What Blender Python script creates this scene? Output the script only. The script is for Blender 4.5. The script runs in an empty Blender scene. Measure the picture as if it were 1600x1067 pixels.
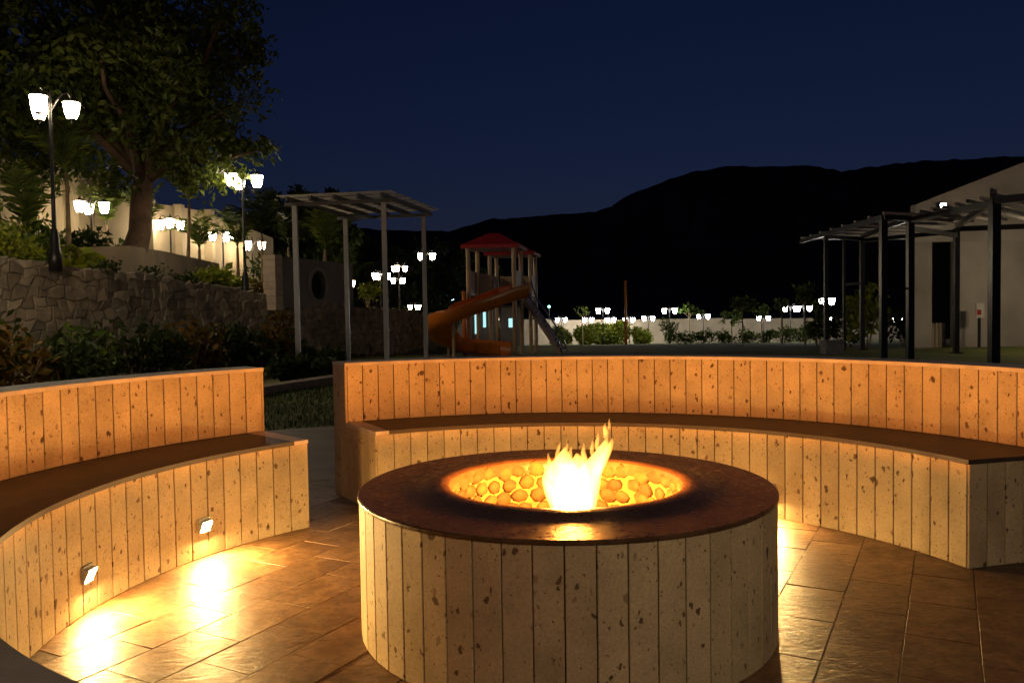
import bpy, math, random
import numpy as np
from mathutils import Vector, Matrix
R_ = math.radians
rnd = random.Random(7)
rng = np.random.default_rng(11)
scene = bpy.context.scene
col = scene.collection

# ------------------------------------------------------------------ camera
F_PX, PITCH, ROLL, CAM_H = 1284.0, 0.0375, -0.0157, 1.15
_c, _s, _cp, _sp = math.cos(ROLL), math.sin(ROLL), math.cos(PITCH), math.sin(PITCH)
RIGHT = Vector((_c, _sp * _s, _cp * _s)); UP = Vector((-_s, _sp * _c, _cp * _c)); FWD = Vector((0, _cp, -_sp))
cd = bpy.data.cameras.new('camera'); cam = bpy.data.objects.new('camera', cd); col.objects.link(cam)
M = Matrix.Identity(4)
for i in range(3):
    M[i][0], M[i][1], M[i][2] = RIGHT[i], UP[i], -FWD[i]
M[2][3] = CAM_H
cam.matrix_world = M
cd.sensor_width = 36; cd.lens = F_PX / 1600 * 36; cd.clip_start = .05; cd.clip_end = 6000
scene.camera = cam

# ------------------------------------------------------------------ world (late dusk)
w = bpy.data.worlds.new('World'); scene.world = w; w.use_nodes = True
nt = w.node_tree; bg = nt.nodes['Background']
sky = nt.nodes.new('ShaderNodeTexSky'); sky.sky_type = 'NISHITA'; sky.sun_disc = False
sky.sun_elevation = R_(5.0); sky.sun_rotation = R_(200); sky.altitude = 0
sky.air_density = 1.0; sky.dust_density = .3; sky.ozone_density = 5.0
tint = nt.nodes.new('ShaderNodeMix'); tint.data_type = 'RGBA'; tint.blend_type = 'MULTIPLY'; tint.inputs[0].default_value = 1
tint.inputs[7].default_value = (1, .46, .66, 1)          # the blue hour, long after sunset
nt.links.new(sky.outputs[0], tint.inputs[6]); nt.links.new(tint.outputs[2], bg.inputs[0]); bg.inputs[1].default_value = .0155
scene.view_settings.view_transform = 'Standard'; scene.view_settings.look = 'None'
scene.view_settings.exposure = 0; scene.view_settings.gamma = 1
scene.cycles.use_denoising = True
scene.cycles.max_bounces = 8; scene.cycles.diffuse_bounces = 4; scene.cycles.transparent_max_bounces = 8
scene.cycles.sample_clamp_indirect = 4; scene.cycles.use_light_tree = True
scene.cycles.caustics_reflective = False; scene.cycles.caustics_refractive = False

# light levels, all in one place
FIRE_W, STEP_L, LAMP_L = 175, 3600, 58


def at(px, py, Y):
    """pixel of the photograph -> point on its line of sight at distance Y ahead of the camera"""
    d = FWD + RIGHT * ((px - 800) / F_PX) + UP * ((533.5 - py) / F_PX)
    t = Y / d.y
    return Vector((d.x * t, Y, CAM_H + d.z * t))


# ------------------------------------------------------------------ materials
MATS = {}


def new_mat(name):
    m = bpy.data.materials.new(name); m.use_nodes = True
    MATS[name] = m
    return m, m.node_tree, m.node_tree.nodes['Principled BSDF']


def N(t, kind, **kw):
    n = t.nodes.new(kind)
    for k, v in kw.items():
        if k in n.inputs:
            n.inputs[k].default_value = v
        else:
            setattr(n, k, v)
    return n


def ramp(t, fac, stops):
    r = t.nodes.new('ShaderNodeValToRGB')
    while len(r.color_ramp.elements) < len(stops):
        r.color_ramp.elements.new(.5)
    for e, (p, c) in zip(r.color_ramp.elements, stops):
        e.position = p; e.color = (*c, 1)
    t.links.new(fac, r.inputs[0])
    return r


def coords(t, per_object=True, scale=(1, 1, 1)):
    tc = t.nodes.new('ShaderNodeTexCoord'); mp = t.nodes.new('ShaderNodeMapping')
    mp.inputs['Scale'].default_value = scale
    t.links.new(tc.outputs['Object'], mp.inputs[0])
    if per_object:
        oi = t.nodes.new('ShaderNodeObjectInfo')
        ml = t.nodes.new('ShaderNodeMath'); ml.operation = 'MULTIPLY'; ml.inputs[1].default_value = 37.0
        t.links.new(oi.outputs['Random'], ml.inputs[0])
        cb = t.nodes.new('ShaderNodeCombineXYZ')
        for i in range(3):
            t.links.new(ml.outputs[0], cb.inputs[i])
        t.links.new(cb.outputs[0], mp.inputs['Location'])
    return mp.outputs[0]


def simple(name, color, rough=.6, var=.25, scale=6., bump=.15, bscale=40., metal=0., per_object=True, spec=.5):
    m, t, b = new_mat(name)
    v = coords(t, per_object)
    n1 = N(t, 'ShaderNodeTexNoise', Scale=scale, Detail=6.)
    t.links.new(v, n1.inputs['Vector'])
    lo = tuple(c * (1 - var) for c in color); hi = tuple(min(1, c * (1 + var)) for c in color)
    r = ramp(t, n1.outputs[0], [(.3, lo), (.7, hi)])
    t.links.new(r.outputs[0], b.inputs['Base Color'])
    b.inputs['Roughness'].default_value = rough; b.inputs['Metallic'].default_value = metal
    b.inputs['Specular IOR Level'].default_value = spec
    if bump:
        n2 = N(t, 'ShaderNodeTexNoise', Scale=bscale, Detail=5.)
        t.links.new(v, n2.inputs['Vector'])
        bp = N(t, 'ShaderNodeBump', Strength=bump, Distance=.01)
        t.links.new(n2.outputs[0], bp.inputs['Height']); t.links.new(bp.outputs[0], b.inputs['Normal'])
    return m


def emit(name, color, strength):
    m, t, b = new_mat(name)
    b.inputs['Base Color'].default_value = (*[min(1, c) * .8 for c in color], 1)
    b.inputs['Emission Color'].default_value = (*color, 1); b.inputs['Emission Strength'].default_value = strength
    return m


def travertine(name, base):
    """cream stone with brown pebble-like pits and a sandy grain"""
    m, t, b = new_mat(name)
    v = coords(t, True)
    L = t.links
    oi = t.nodes.new('ShaderNodeObjectInfo')
    big = N(t, 'ShaderNodeTexNoise', Scale=5., Detail=5.); L.new(v, big.inputs['Vector'])
    grain = N(t, 'ShaderNodeTexNoise', Scale=120., Detail=6., Roughness=.7); L.new(v, grain.inputs['Vector'])
    c0 = ramp(t, big.outputs[0], [(.3, tuple(c * .8 for c in base)), (.7, tuple(min(1, c * 1.16) for c in base))])
    g0 = ramp(t, grain.outputs[0], [(.3, (.72, .7, .66)), (.68, (1.08, 1.08, 1.06))])
    mx = N(t, 'ShaderNodeMix', data_type='RGBA', blend_type='MULTIPLY'); mx.inputs[0].default_value = 1
    L.new(c0.outputs[0], mx.inputs[6]); L.new(g0.outputs[0], mx.inputs[7])
    # per panel tone
    pr = ramp(t, oi.outputs['Random'], [(0, (.86, .84, .82)), (1, (1.06, 1.05, 1.02))])
    mp = N(t, 'ShaderNodeMix', data_type='RGBA', blend_type='MULTIPLY'); mp.inputs[0].default_value = 1
    L.new(mx.outputs[2], mp.inputs[6]); L.new(pr.outputs[0], mp.inputs[7])
    cur = mp.outputs[2]; hts = []
    # warp the coordinates so the pits are not round
    wn = N(t, 'ShaderNodeTexNoise', Scale=35., Detail=3.); L.new(v, wn.inputs['Vector'])
    wa = N(t, 'ShaderNodeMix', data_type='RGBA', blend_type='LINEAR_LIGHT'); wa.inputs[0].default_value = .018
    L.new(v, wa.inputs[6]); L.new(wn.outputs['Color'], wa.inputs[7])
    for sc, thr, keep, dark in ((12., .23, .36, (.10, .052, .024)), (25., .30, .38, (.15, .085, .042)), (70., .32, .45, (.2, .125, .065)), (20., .26, .5, (.34, .23, .13))):
        mapn = t.nodes.new('ShaderNodeMapping'); mapn.inputs['Scale'].default_value = (1.25, 1.25, .8)
        mapn.inputs['Location'].default_value = (sc * .37, sc * .11, sc * .73); mapn.inputs['Rotation'].default_value = (.0, .35 if sc < 40 else -.5, 0)
        L.new(wa.outputs[2], mapn.inputs[0])
        vo = N(t, 'ShaderNodeTexVoronoi', Scale=sc, Randomness=1.); L.new(mapn.outputs[0], vo.inputs['Vector'])
        sep = t.nodes.new('ShaderNodeSeparateColor'); L.new(vo.outputs['Color'], sep.inputs[0])
        # radius of the pit varies from cell to cell and most cells have none
        rr = N(t, 'ShaderNodeMapRange'); rr.inputs[1].default_value = keep; rr.inputs[2].default_value = 1.; rr.inputs[3].default_value = 0.; rr.inputs[4].default_value = thr
        L.new(sep.outputs[0], rr.inputs[0])
        sub = N(t, 'ShaderNodeMath', operation='SUBTRACT'); L.new(rr.outputs[0], sub.inputs[0]); L.new(vo.outputs['Distance'], sub.inputs[1])
        ed = N(t, 'ShaderNodeMapRange'); ed.inputs[1].default_value = 0; ed.inputs[2].default_value = .045; L.new(sub.outputs[0], ed.inputs[0])
        mm = N(t, 'ShaderNodeMix', data_type='RGBA'); L.new(ed.outputs[0], mm.inputs[0]); L.new(cur, mm.inputs[6]); mm.inputs[7].default_value = (*dark, 1)
        cur = mm.outputs[2]
        hts.append(ed.outputs[0])
    L.new(cur, b.inputs['Base Color'])
    b.inputs['Roughness'].default_value = .62; b.inputs['Specular IOR Level'].default_value = .35
    ad = N(t, 'ShaderNodeMath', operation='ADD'); L.new(hts[0], ad.inputs[0]); L.new(hts[1], ad.inputs[1])
    ad2 = N(t, 'ShaderNodeMath', operation='ADD'); L.new(ad.outputs[0], ad2.inputs[0]); L.new(hts[2], ad2.inputs[1])
    inv = N(t, 'ShaderNodeMath', operation='MULTIPLY_ADD'); inv.inputs[1].default_value = -1; L.new(ad2.outputs[0], inv.inputs[0])
    gm = N(t, 'ShaderNodeMath', operation='MULTIPLY'); gm.inputs[1].default_value = .35; L.new(grain.outputs[0], gm.inputs[0]); L.new(gm.outputs[0], inv.inputs[2])
    bp = N(t, 'ShaderNodeBump', Strength=.5, Distance=.0025); L.new(inv.outputs[0], bp.inputs['Height']); L.new(bp.outputs[0], b.inputs['Normal'])
    return m


def leaf_mat(name, color, var=.45, trans=.35):
    m, t, b = new_mat(name)
    L = t.links
    geo = t.nodes.new('ShaderNodeNewGeometry')
    r = ramp(t, geo.outputs['Random Per Island'], [(0, tuple(c * (1 - var) for c in color)), (.6, color), (1, (min(1, color[0] * (1 + var * 1.3)), min(1, color[1] * (1 + var)), color[2]))])
    L.new(r.outputs[0], b.inputs['Base Color']); b.inputs['Roughness'].default_value = .5; b.inputs['Specular IOR Level'].default_value = .22
    tr = t.nodes.new('ShaderNodeBsdfTranslucent'); L.new(r.outputs[0], tr.inputs[0])
    mx = t.nodes.new('ShaderNodeMixShader'); mx.inputs[0].default_value = trans
    out = t.nodes['Material Output']
    L.new(b.outputs[0], mx.inputs[1]); L.new(tr.outputs[0], mx.inputs[2]); L.new(mx.outputs[0], out.inputs[0])
    return m


travertine('travertine', (.62, .485, .295))
simple('grout', (.05, .038, .028), .9, .2, 30, .2)
simple('seat_stone', (.052, .033, .023), .55, .3, 9, .12, 60)
simple('coping_stone', (.66, .54, .40), .6, .2, 8, .2, 60)
# polished brown ring of the pit
m, t, b = new_mat('pit_cap')
v = coords(t, False)
n1 = N(t, 'ShaderNodeTexNoise', Scale=7., Detail=7., Roughness=.65); t.links.new(v, n1.inputs['Vector'])
r = ramp(t, n1.outputs[0], [(.3, (.065, .034, .017)), (.55, (.11, .06, .03)), (.75, (.17, .095, .05))]); t.links.new(r.outputs[0], b.inputs['Base Color'])
n2 = N(t, 'ShaderNodeTexNoise', Scale=45., Detail=5.); t.links.new(v, n2.inputs['Vector'])
r2 = ramp(t, n2.outputs[0], [(.3, (.22, .22, .22)), (.7, (.42, .42, .42))]); t.links.new(r2.outputs[0], b.inputs['Roughness']); b.inputs['Specular IOR Level'].default_value = .22
bp = N(t, 'ShaderNodeBump', Strength=.35, Distance=.004); t.links.new(n2.outputs[0], bp.inputs['Height']); t.links.new(bp.outputs[0], b.inputs['Normal'])
# sooty stones inside the pit
m, t, b = new_mat('soot_stone')
v = coords(t, True); oi = t.nodes.new('ShaderNodeObjectInfo')
n1 = N(t, 'ShaderNodeTexNoise', Scale=22., Detail=6.); t.links.new(v, n1.inputs['Vector'])
ra = ramp(t, oi.outputs['Random'], [(0, (.058, .040, .010)), (1, (.11, .076, .020))])
rb = ramp(t, n1.outputs[0], [(.3, (.5, .5, .5)), (.7, (1.2, 1.2, 1.2))])
mx = N(t, 'ShaderNodeMix', data_type='RGBA', blend_type='MULTIPLY'); mx.inputs[0].default_value = 1
t.links.new(ra.outputs[0], mx.inputs[6]); t.links.new(rb.outputs[0], mx.inputs[7]); t.links.new(mx.outputs[2], b.inputs['Base Color'])
b.inputs['Roughness'].default_value = .8
bp = N(t, 'ShaderNodeBump', Strength=.5, Distance=.004); t.links.new(n1.outputs[0], bp.inputs['Height']); t.links.new(bp.outputs[0], b.inputs['Normal'])
simple('soot_mortar', (.20, .14, .05), .9, .3, 20, .5)
simple('gravel', (.06, .04, .025), .9, .4, 25, .8, 30)
# stamped paving
m, t, b = new_mat('paving')
L = t.links
v = coords(t, True); oi = t.nodes.new('ShaderNodeObjectInfo')
n1 = N(t, 'ShaderNodeTexNoise', Scale=6., Detail=8., Roughness=.62, Distortion=.6); L.new(v, n1.inputs['Vector'])
r1 = ramp(t, n1.outputs[0], [(.25, (.10, .05, .022)), (.5, (.19, .104, .05)), (.75, (.29, .175, .09))])
pr0 = ramp(t, oi.outputs['Random'], [(0, (.82, .8, .78)), (1, (1.1, 1.08, 1.04))])
nf_ = N(t, 'ShaderNodeTexNoise', Scale=28., Detail=8., Roughness=.7, Distortion=.8); L.new(v, nf_.inputs['Vector'])
fr_ = ramp(t, nf_.outputs[0], [(.32, (.55, .52, .5)), (.5, (1., 1., 1.)), (.72, (1.4, 1.38, 1.32))])
pr = N(t, 'ShaderNodeMix', data_type='RGBA', blend_type='MULTIPLY'); pr.inputs[0].default_value = 1
L.new(pr0.outputs[0], pr.inputs[6]); L.new(fr_.outputs[0], pr.inputs[7])
mx = N(t, 'ShaderNodeMix', data_type='RGBA', blend_type='MULTIPLY'); mx.inputs[0].default_value = 1
L.new(r1.outputs[0], mx.inputs[6]); L.new(pr.outputs[2], mx.inputs[7]); L.new(mx.outputs[2], b.inputs['Base Color'])
vs = coords(t, True, (1, 2.2, 1))
n2 = N(t, 'ShaderNodeTexNoise', Scale=14., Detail=8., Roughness=.6, Distortion=1.2); L.new(vs, n2.inputs['Vector'])
r2 = ramp(t, n2.outputs[0], [(.3, (.36, .36, .36)), (.7, (.58, .58, .58))]); L.new(r2.outputs[0], b.inputs['Roughness']); b.inputs['Specular IOR Level'].default_value = .3
bp = N(t, 'ShaderNodeBump', Strength=.5, Distance=.007); L.new(n2.outputs[0], bp.inputs['Height']); L.new(bp.outputs[0], b.inputs['Normal'])
simple('paving_joint', (.12, .07, .038), .85, .3, 30, .4)
simple('slab', (.24, .16, .105), .6, .25, 3, .25, 50)
simple('kerb', (.25, .19, .14), .8, .25, 5, .3)
simple('lawn', (.13, .145, .022), .9, .4, .8, .6, 60, per_object=False)
simple('soil', (.045, .032, .018), .95, .4, 1.2, .6, 12, per_object=False)
_m = simple('rubble', (.25, .215, .165), .85, .3, 5, .9, 14)
_t = _m.node_tree; _b = _t.nodes['Principled BSDF']; _src = _b.inputs['Base Color'].links[0].from_socket
_oi = _t.nodes.new('ShaderNodeObjectInfo'); _r = ramp(_t, _oi.outputs['Random'], [(0, (.6, .58, .55)), (.5, (.95, .95, .92)), (1, (1.35, 1.32, 1.25))])
_x = N(_t, 'ShaderNodeMix', data_type='RGBA', blend_type='MULTIPLY'); _x.inputs[0].default_value = 1
_t.links.new(_src, _x.inputs[6]); _t.links.new(_r.outputs[0], _x.inputs[7]); _t.links.new(_x.outputs[2], _b.inputs['Base Color'])
simple('rubble_mortar', (.15, .125, .095), .95, .3, 6, .6, 20)
simple('terrace_plaster', (.31, .255, .165), .85, .16, 1.3, .25, 15)
simple('cream_plaster', (.46, .385, .27), .85, .14, 1.3, .25, 15)
simple('cream_block', (.62, .50, .38), .85, .18, 3, .4, 20)
simple('grey_plaster', (.27, .245, .22), .85, .18, 2, .3, 15)
simple('low_wall', (.22, .175, .115), .85, .2, 1.5, .3, 12)
simple('house_wall', (.52, .47, .39), .85, .2, .9, .25, 12)
simple('inside_shade', (.015, .014, .013), .9)  # near-black colour stands in for shade inside niche and doorway
simple('black_iron', (.012, .012, .013), .4, .2, 10, .05)
simple('pale_steel', (.40, .40, .38), .42, .15, 4, .05)
simple('dark_steel', (.035, .038, .042), .28, .25, 3, .05, metal=.3)
simple('dark_beam', (.05, .045, .04), .5)
simple('pale_board', (.72, .68, .58), .5, .1, 3, .05)
simple('lit_steel', (.5, .46, .38), .4, .2, 4, .05)  # paler copy of the steel, painting in the light that rafters catch
simple('red_plastic', (.42, .02, .012), .38, .15, 3, .03)
simple('orange_plastic', (.70, .20, .018), .3, .12, 3, .03)
simple('tan_post', (.52, .36, .20), .4, .15, 3, .03)
simple('tan_panel', (.62, .47, .31), .5, .15, 3, .05)
simple('deck_brown', (.12, .07, .04), .6)
simple('chrome', (.6, .6, .58), .2, .05, 3, 0, metal=.9)
simple('bark', (.10, .062, .038), .9, .4, 5, .9, 14)
simple('palm_bark', (.22, .16, .09), .9, .3, 6, .6, 14)
simple('young_bark', (.34, .25, .15), .85, .3, 6, .4)
simple('mountain', (.10, .08, .055), 1, .35, .01, 0, per_object=False, spec=.0)
simple('roof_black', (.012, .012, .012), 1, .2, 3, 0, spec=0)
simple('terracotta', (.32, .12, .06), .8, .2)
simple('orange_pole', (.7, .25, .03), .5, .1)
simple('block_grey', (.30, .30, .28), .85)
leaf_mat('leaf_tree', (.075, .105, .020)); leaf_mat('leaf_dark', (.040, .062, .016)); leaf_mat('leaf_palm', (.15, .21, .045), trans=.5)
leaf_mat('leaf_lime', (.22, .27, .030)); leaf_mat('leaf_hedge', (.09, .15, .022)); leaf_mat('leaf_black', (.018, .026, .010))
leaf_mat('leaf_amber', (.16, .10, .018)); leaf_mat('grass', (.045, .08, .016), trans=.2)
m, t, b = new_mat('frosted')
b.inputs['Base Color'].default_value = (.92, .88, .78, 1); b.inputs['Roughness'].default_value = .5
_t = t.nodes.new('ShaderNodeBsdfTranslucent'); _t.inputs[0].default_value = (.92, .88, .78, 1); _m = t.nodes.new('ShaderNodeMixShader'); _m.inputs[0].default_value = .8
t.links.new(b.outputs[0], _m.inputs[1]); t.links.new(_t.outputs[0], _m.inputs[2]); t.links.new(_m.outputs[0], t.nodes['Material Output'].inputs[0])
emit('lamp_glass', (1, .79, .52), LAMP_L)
emit('lamp_glass_cool', (1, .93, .88), LAMP_L * 1.3)
emit('step_lens', (1, .60, .20), STEP_L)
emit('flood', (.85, .95, 1), 90)
emit('blue_tube', (.35, .6, 1), 25); emit('teal_bulb', (.2, 1, .85), 14); emit('kiosk_glass', (.45, .9, .95), 1.1)
m, t, b = new_mat('flame')
t.nodes.remove(b)
em = N(t, 'ShaderNodeEmission'); em.inputs[0].default_value = (1, .42, .07, 1); em.inputs[1].default_value = 130
t.links.new(em.outputs[0], t.nodes['Material Output'].inputs['Volume'])


# ------------------------------------------------------------------ mesh helpers
def tag(o, label=None, cat=None, group=None, kind=None):
    if label: o['label'] = label
    if cat: o['category'] = cat
    if group: o['group'] = group
    if kind: o['kind'] = kind
    return o


def empty(name, loc, label=None, cat=None, group=None, rz=0):
    o = bpy.data.objects.new(name, None); col.objects.link(o)
    o.location = loc; o.rotation_euler = (0, 0, rz); o.empty_display_size = .1
    return tag(o, label, cat, group)


def link(name, mesh, parent=None, loc=(0, 0, 0), rz=0, rot=None):
    o = bpy.data.objects.new(name, mesh); col.objects.link(o)
    o.parent = parent; o.location = loc
    o.rotation_euler = rot if rot else (0, 0, rz)
    return o


class MB:
    def __init__(s): s.v = []; s.f = []

    def add(s, vs, fs):
        k = len(s.v); s.v += [tuple(x) for x in vs]; s.f += [tuple(i + k for i in f) for f in fs]
        return s

    def box(s, x0, x1, y0, y1, z0, z1, mat=None):
        vs = [(x, y, z) for z in (z0, z1) for x, y in ((x0, y0), (x1, y0), (x1, y1), (x0, y1))]
        if mat: vs = [mat @ Vector(p) for p in vs]
        return s.add(vs, [(3, 2, 1, 0), (4, 5, 6, 7), (0, 1, 5, 4), (1, 2, 6, 5), (2, 3, 7, 6), (3, 0, 4, 7)])

    def bar(s, a, b, wd, ht=None):
        """rectangular bar from a to b"""
        a, b = Vector(a), Vector(b); ht = ht or wd
        d = (b - a).normalized(); side = d.cross(Vector((0, 0, 1)))
        side = Vector((1, 0, 0)) if side.length < 1e-4 else side.normalized()
        up = side.cross(d)
        vs = [p + side * i * wd / 2 + up * j * ht / 2 for p in (a, b) for i, j in ((-1, -1), (1, -1), (1, 1), (-1, 1))]
        return s.add(vs, [(0, 1, 2, 3), (7, 6, 5, 4), (0, 4, 5, 1), (1, 5, 6, 2), (2, 6, 7, 3), (3, 7, 4, 0)])

    def tube(s, pts, radii, n=8, cap=True):
        pts = [Vector(p) for p in pts]
        if not hasattr(radii, '__len__'): radii = [radii] * len(pts)
        rings = []
        for i, p in enumerate(pts):
            d = (pts[min(i + 1, len(pts) - 1)] - pts[max(i - 1, 0)]).normalized()
            a = d.cross(Vector((.013, .99, .1)) if abs(d.y) < .9 else Vector((1, 0, .05))).normalized(); c = d.cross(a)
            rings.append([p + (a * math.cos(2 * math.pi * k / n) + c * math.sin(2 * math.pi * k / n)) * radii[i] for k in range(n)])
        vs = [q for r in rings for q in r]; fs = []
        for i in range(len(pts) - 1):
            for k in range(n):
                fs.append((i * n + k, i * n + (k + 1) % n, (i + 1) * n + (k + 1) % n, (i + 1) * n + k))
        if cap:
            fs.append(tuple(range(n))[::-1]); fs.append(tuple((len(pts) - 1) * n + k for k in range(n)))
        return s.add(vs, fs)

    def lathe(s, prof, n=24, closed=False, c=(0, 0, 0)):
        vs = [(c[0] + r * math.cos(2 * math.pi * k / n), c[1] + r * math.sin(2 * math.pi * k / n), c[2] + z) for r, z in prof for k in range(n)]
        fs = []
        m_ = len(prof)
        for i in range(m_ if closed else m_ - 1):
            j = (i + 1) % m_
            for k in range(n):
                fs.append((i * n + k, i * n + (k + 1) % n, j * n + (k + 1) % n, j * n + k))
        if not closed:
            fs.append(tuple(range(n))[::-1]); fs.append(tuple((m_ - 1) * n + k for k in range(n)))
        return s.add(vs, fs)

    def sector(s, r0, r1, z0, z1, a0, a1, n):
        vs, fs = [], []
        for k in range(n + 1):
            a = a0 + (a1 - a0) * k / n; c, q = math.cos(a), math.sin(a)
            vs += [(r0 * c, r0 * q, z0), (r1 * c, r1 * q, z0), (r1 * c, r1 * q, z1), (r0 * c, r0 * q, z1)]
        for k in range(n):
            for i in range(4):
                fs.append((k * 4 + i, k * 4 + (i + 1) % 4, k * 4 + 4 + (i + 1) % 4, k * 4 + 4 + i))
        fs.append((0, 1, 2, 3)); fs.append(tuple(n * 4 + i for i in (3, 2, 1, 0)))
        return s.add(vs, fs)

    def mesh(s, name, mat, smooth=False):
        me = bpy.data.meshes.new(name); me.from_pydata(s.v, [], s.f)
        me.materials.append(MATS[mat] if isinstance(mat, str) else mat)
        import bmesh
        b_ = bmesh.new(); b_.from_mesh(me); bmesh.ops.recalc_face_normals(b_, faces=b_.faces); b_.to_mesh(me); b_.free()
        if smooth:
            me.polygons.foreach_set('use_smooth', [True] * len(me.polygons))
        return me

    def build(s, name, mat, parent=None, smooth=False, world=False):
        """world=True: vertices are world coordinates, moved into the (unrotated) parent's space"""
        if world and parent:
            o_ = parent.location
            s.v = [(p[0] - o_[0], p[1] - o_[1], p[2] - o_[2]) for p in s.v]
        return link(name, s.mesh(name, mat, smooth), parent)


def auto_smooth(o, ang=35):
    me = o.data
    me.polygons.foreach_set('use_smooth', [True] * len(me.polygons))
    me.set_sharp_from_angle(angle=R_(ang))
    return o


def leaves_mesh(name, mat, centers, size, aspect=.5, droop=.3, up_bias=.3):
    """each leaf a folded diamond of four triangles; centers is an (n,3) array"""
    n = len(centers)
    sz = size * rng.uniform(.6, 1.35, n)[:, None]
    d = rng.normal(size=(n, 3)); d[:, 2] -= droop; d /= np.linalg.norm(d, axis=1)[:, None]
    nn = rng.normal(size=(n, 3)); nn[:, 2] += up_bias
    sd = np.cross(d, nn); sd /= np.linalg.norm(sd, axis=1)[:, None] + 1e-9
    up = np.cross(sd, d)
    c = np.asarray(centers, float)
    tip = c + d * sz; mid = c + d * sz * .5
    l = mid + sd * sz * aspect * .5 + up * sz * .10; r = mid - sd * sz * aspect * .5 + up * sz * .10
    v_ = np.stack([c, l, tip, r, mid], 1).reshape(-1, 3)
    k = np.arange(n)[:, None] * 5
    f = np.concatenate([k + np.array([[0, 4, 1]]), k + np.array([[1, 4, 2]]), k + np.array([[2, 4, 3]]), k + np.array([[3, 4, 0]])], 1).reshape(-1, 3)
    me = bpy.data.meshes.new(name)
    me.vertices.add(len(v_)); me.vertices.foreach_set('co', v_.astype(np.float32).ravel())
    me.loops.add(f.size); me.loops.foreach_set('vertex_index', f.astype(np.int32).ravel())
    me.polygons.add(len(f)); me.polygons.foreach_set('loop_start', np.arange(0, f.size, 3, dtype=np.int32))
    me.update(calc_edges=True); me.validate()
    me.materials.append(MATS[mat])
    return me


# ------------------------------------------------------------------ ground, plaza
PC = Vector((.175, 3.06, 0))          # centre of the round seating place
RF, RB, RO, ZS, ZB = 1.85, 2.335, 2.56, .475, .843
RP, ZP = .765, .50


def lawn_z(x, y):
    z = -.035
    if y > 22: z -= min((y - 22) / 58, 1) * 2.2
    return z


mb = MB()
xs = [-1500, -600, -250, -120, -70, -45, -30, -20, -12, -6, 0, 6, 12, 20, 30, 45, 70, 120, 250, 600, 1500]
ys = [-800, -200, -60, -20, -8, 0, 8, 16, 22, 30, 40, 50, 60, 70, 80, 95, 130, 200, 400, 900, 1800]
for y in ys:
    for x in xs: mb.v.append((x, y, lawn_z(x, y)))
for j in range(len(ys) - 1):
    for i in range(len(xs) - 1):
        k = j * len(xs) + i; mb.f.append((k, k + 1, k + len(xs) + 1, k + len(xs)))
o = mb.build('lawn', 'lawn'); tag(o, kind='structure')
mb = MB(); mb.lathe([(0.001, -.05), (5.75, -.05), (5.75, -.008), (3.03, -.008), (3.03, -.03), (0.001, -.03)], 96)
o = mb.build('plaza_slab', 'slab'); o.location = PC; tag(o, kind='structure')
# paving: joint bed plus single stamped slabs
mb = MB(); mb.lathe([(.001, -.028), (2.99, -.028), (2.99, -.0024), (.001, -.0024)], 96)
pav = mb.build('paved_floor', 'paving_joint'); pav.location = PC; tag(pav, kind='structure')


def in_bench(r, a):
    a = math.degrees(a) % 360
    return RF + .08 < r < RO - .1 and (15.5 < a < 119.5 or 135.5 < a < 243)


def clip_disc(poly, rad):
    out = []
    for i, p in enumerate(poly):
        q = poly[(i + 1) % len(poly)]
        ip, iq = math.hypot(*p) <= rad, math.hypot(*q) <= rad
        if ip: out.append(p)
        if ip != iq:
            lo, hi = 0., 1.
            for _ in range(30):
                m_ = (lo + hi) / 2
                x, y = p[0] + (q[0] - p[0]) * m_, p[1] + (q[1] - p[1]) * m_
                if (math.hypot(x, y) <= rad) == ip: lo = m_
                else: hi = m_
            out.append((p[0] + (q[0] - p[0]) * lo, p[1] + (q[1] - p[1]) * lo))
    return out


TA = R_(62); tw, tl, gap = .23, .36, .0035
ca, sa = math.cos(TA), math.sin(TA)
for i in range(-14, 15):
    for j in range(-10, 11):
        u0 = j * tl + (tl / 2 if i % 2 else 0); v0 = i * tw
        cx, cy = (u0 + tl / 2) * ca - (v0 + tw / 2) * sa, (u0 + tl / 2) * sa + (v0 + tw / 2) * ca
        r = math.hypot(cx, cy); a = math.atan2(cy, cx)
        if r > 3.1 or r < RP - .22 or in_bench(r, a): continue
        h = (tl - gap) / 2, (tw - gap) / 2
        poly = [(cx + (su * h[0]) * ca - (sv * h[1]) * sa, cy + (su * h[0]) * sa + (sv * h[1]) * ca) for su, sv in ((-1, -1), (1, -1), (1, 1), (-1, 1))]
        poly = clip_disc(poly, 2.985)
        if len(poly) < 3: continue
        gx, gy = sum(p[0] for p in poly) / len(poly), sum(p[1] for p in poly) / len(poly)
        dz = rnd.uniform(-.0012, .0012); n_ = len(poly); tx, ty = rnd.uniform(-.006, .006), rnd.uniform(-.006, .006)
        mb = MB()
        low = [(p[0] - gx, p[1] - gy, -.006) for p in poly]
        top = [((p[0] - gx), (p[1] - gy), -.0013 + dz) for p in poly]
        ins = [((p[0] - gx) * .991, (p[1] - gy) * .991, dz + tx * (p[0] - gx) + ty * (p[1] - gy)) for p in poly]
        mb.add(low + top + ins, [tuple(range(2 * n_, 3 * n_))] + [(k, (k + 1) % n_, n_ + (k + 1) % n_, n_ + k) for k in range(n_)] + [(n_ + k, n_ + (k + 1) % n_, 2 * n_ + (k + 1) % n_, 2 * n_ + k) for k in range(n_)])
        link('paving_slab', mb.mesh('paving_slab', 'paving'), pav, (gx, gy, 0))


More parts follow.
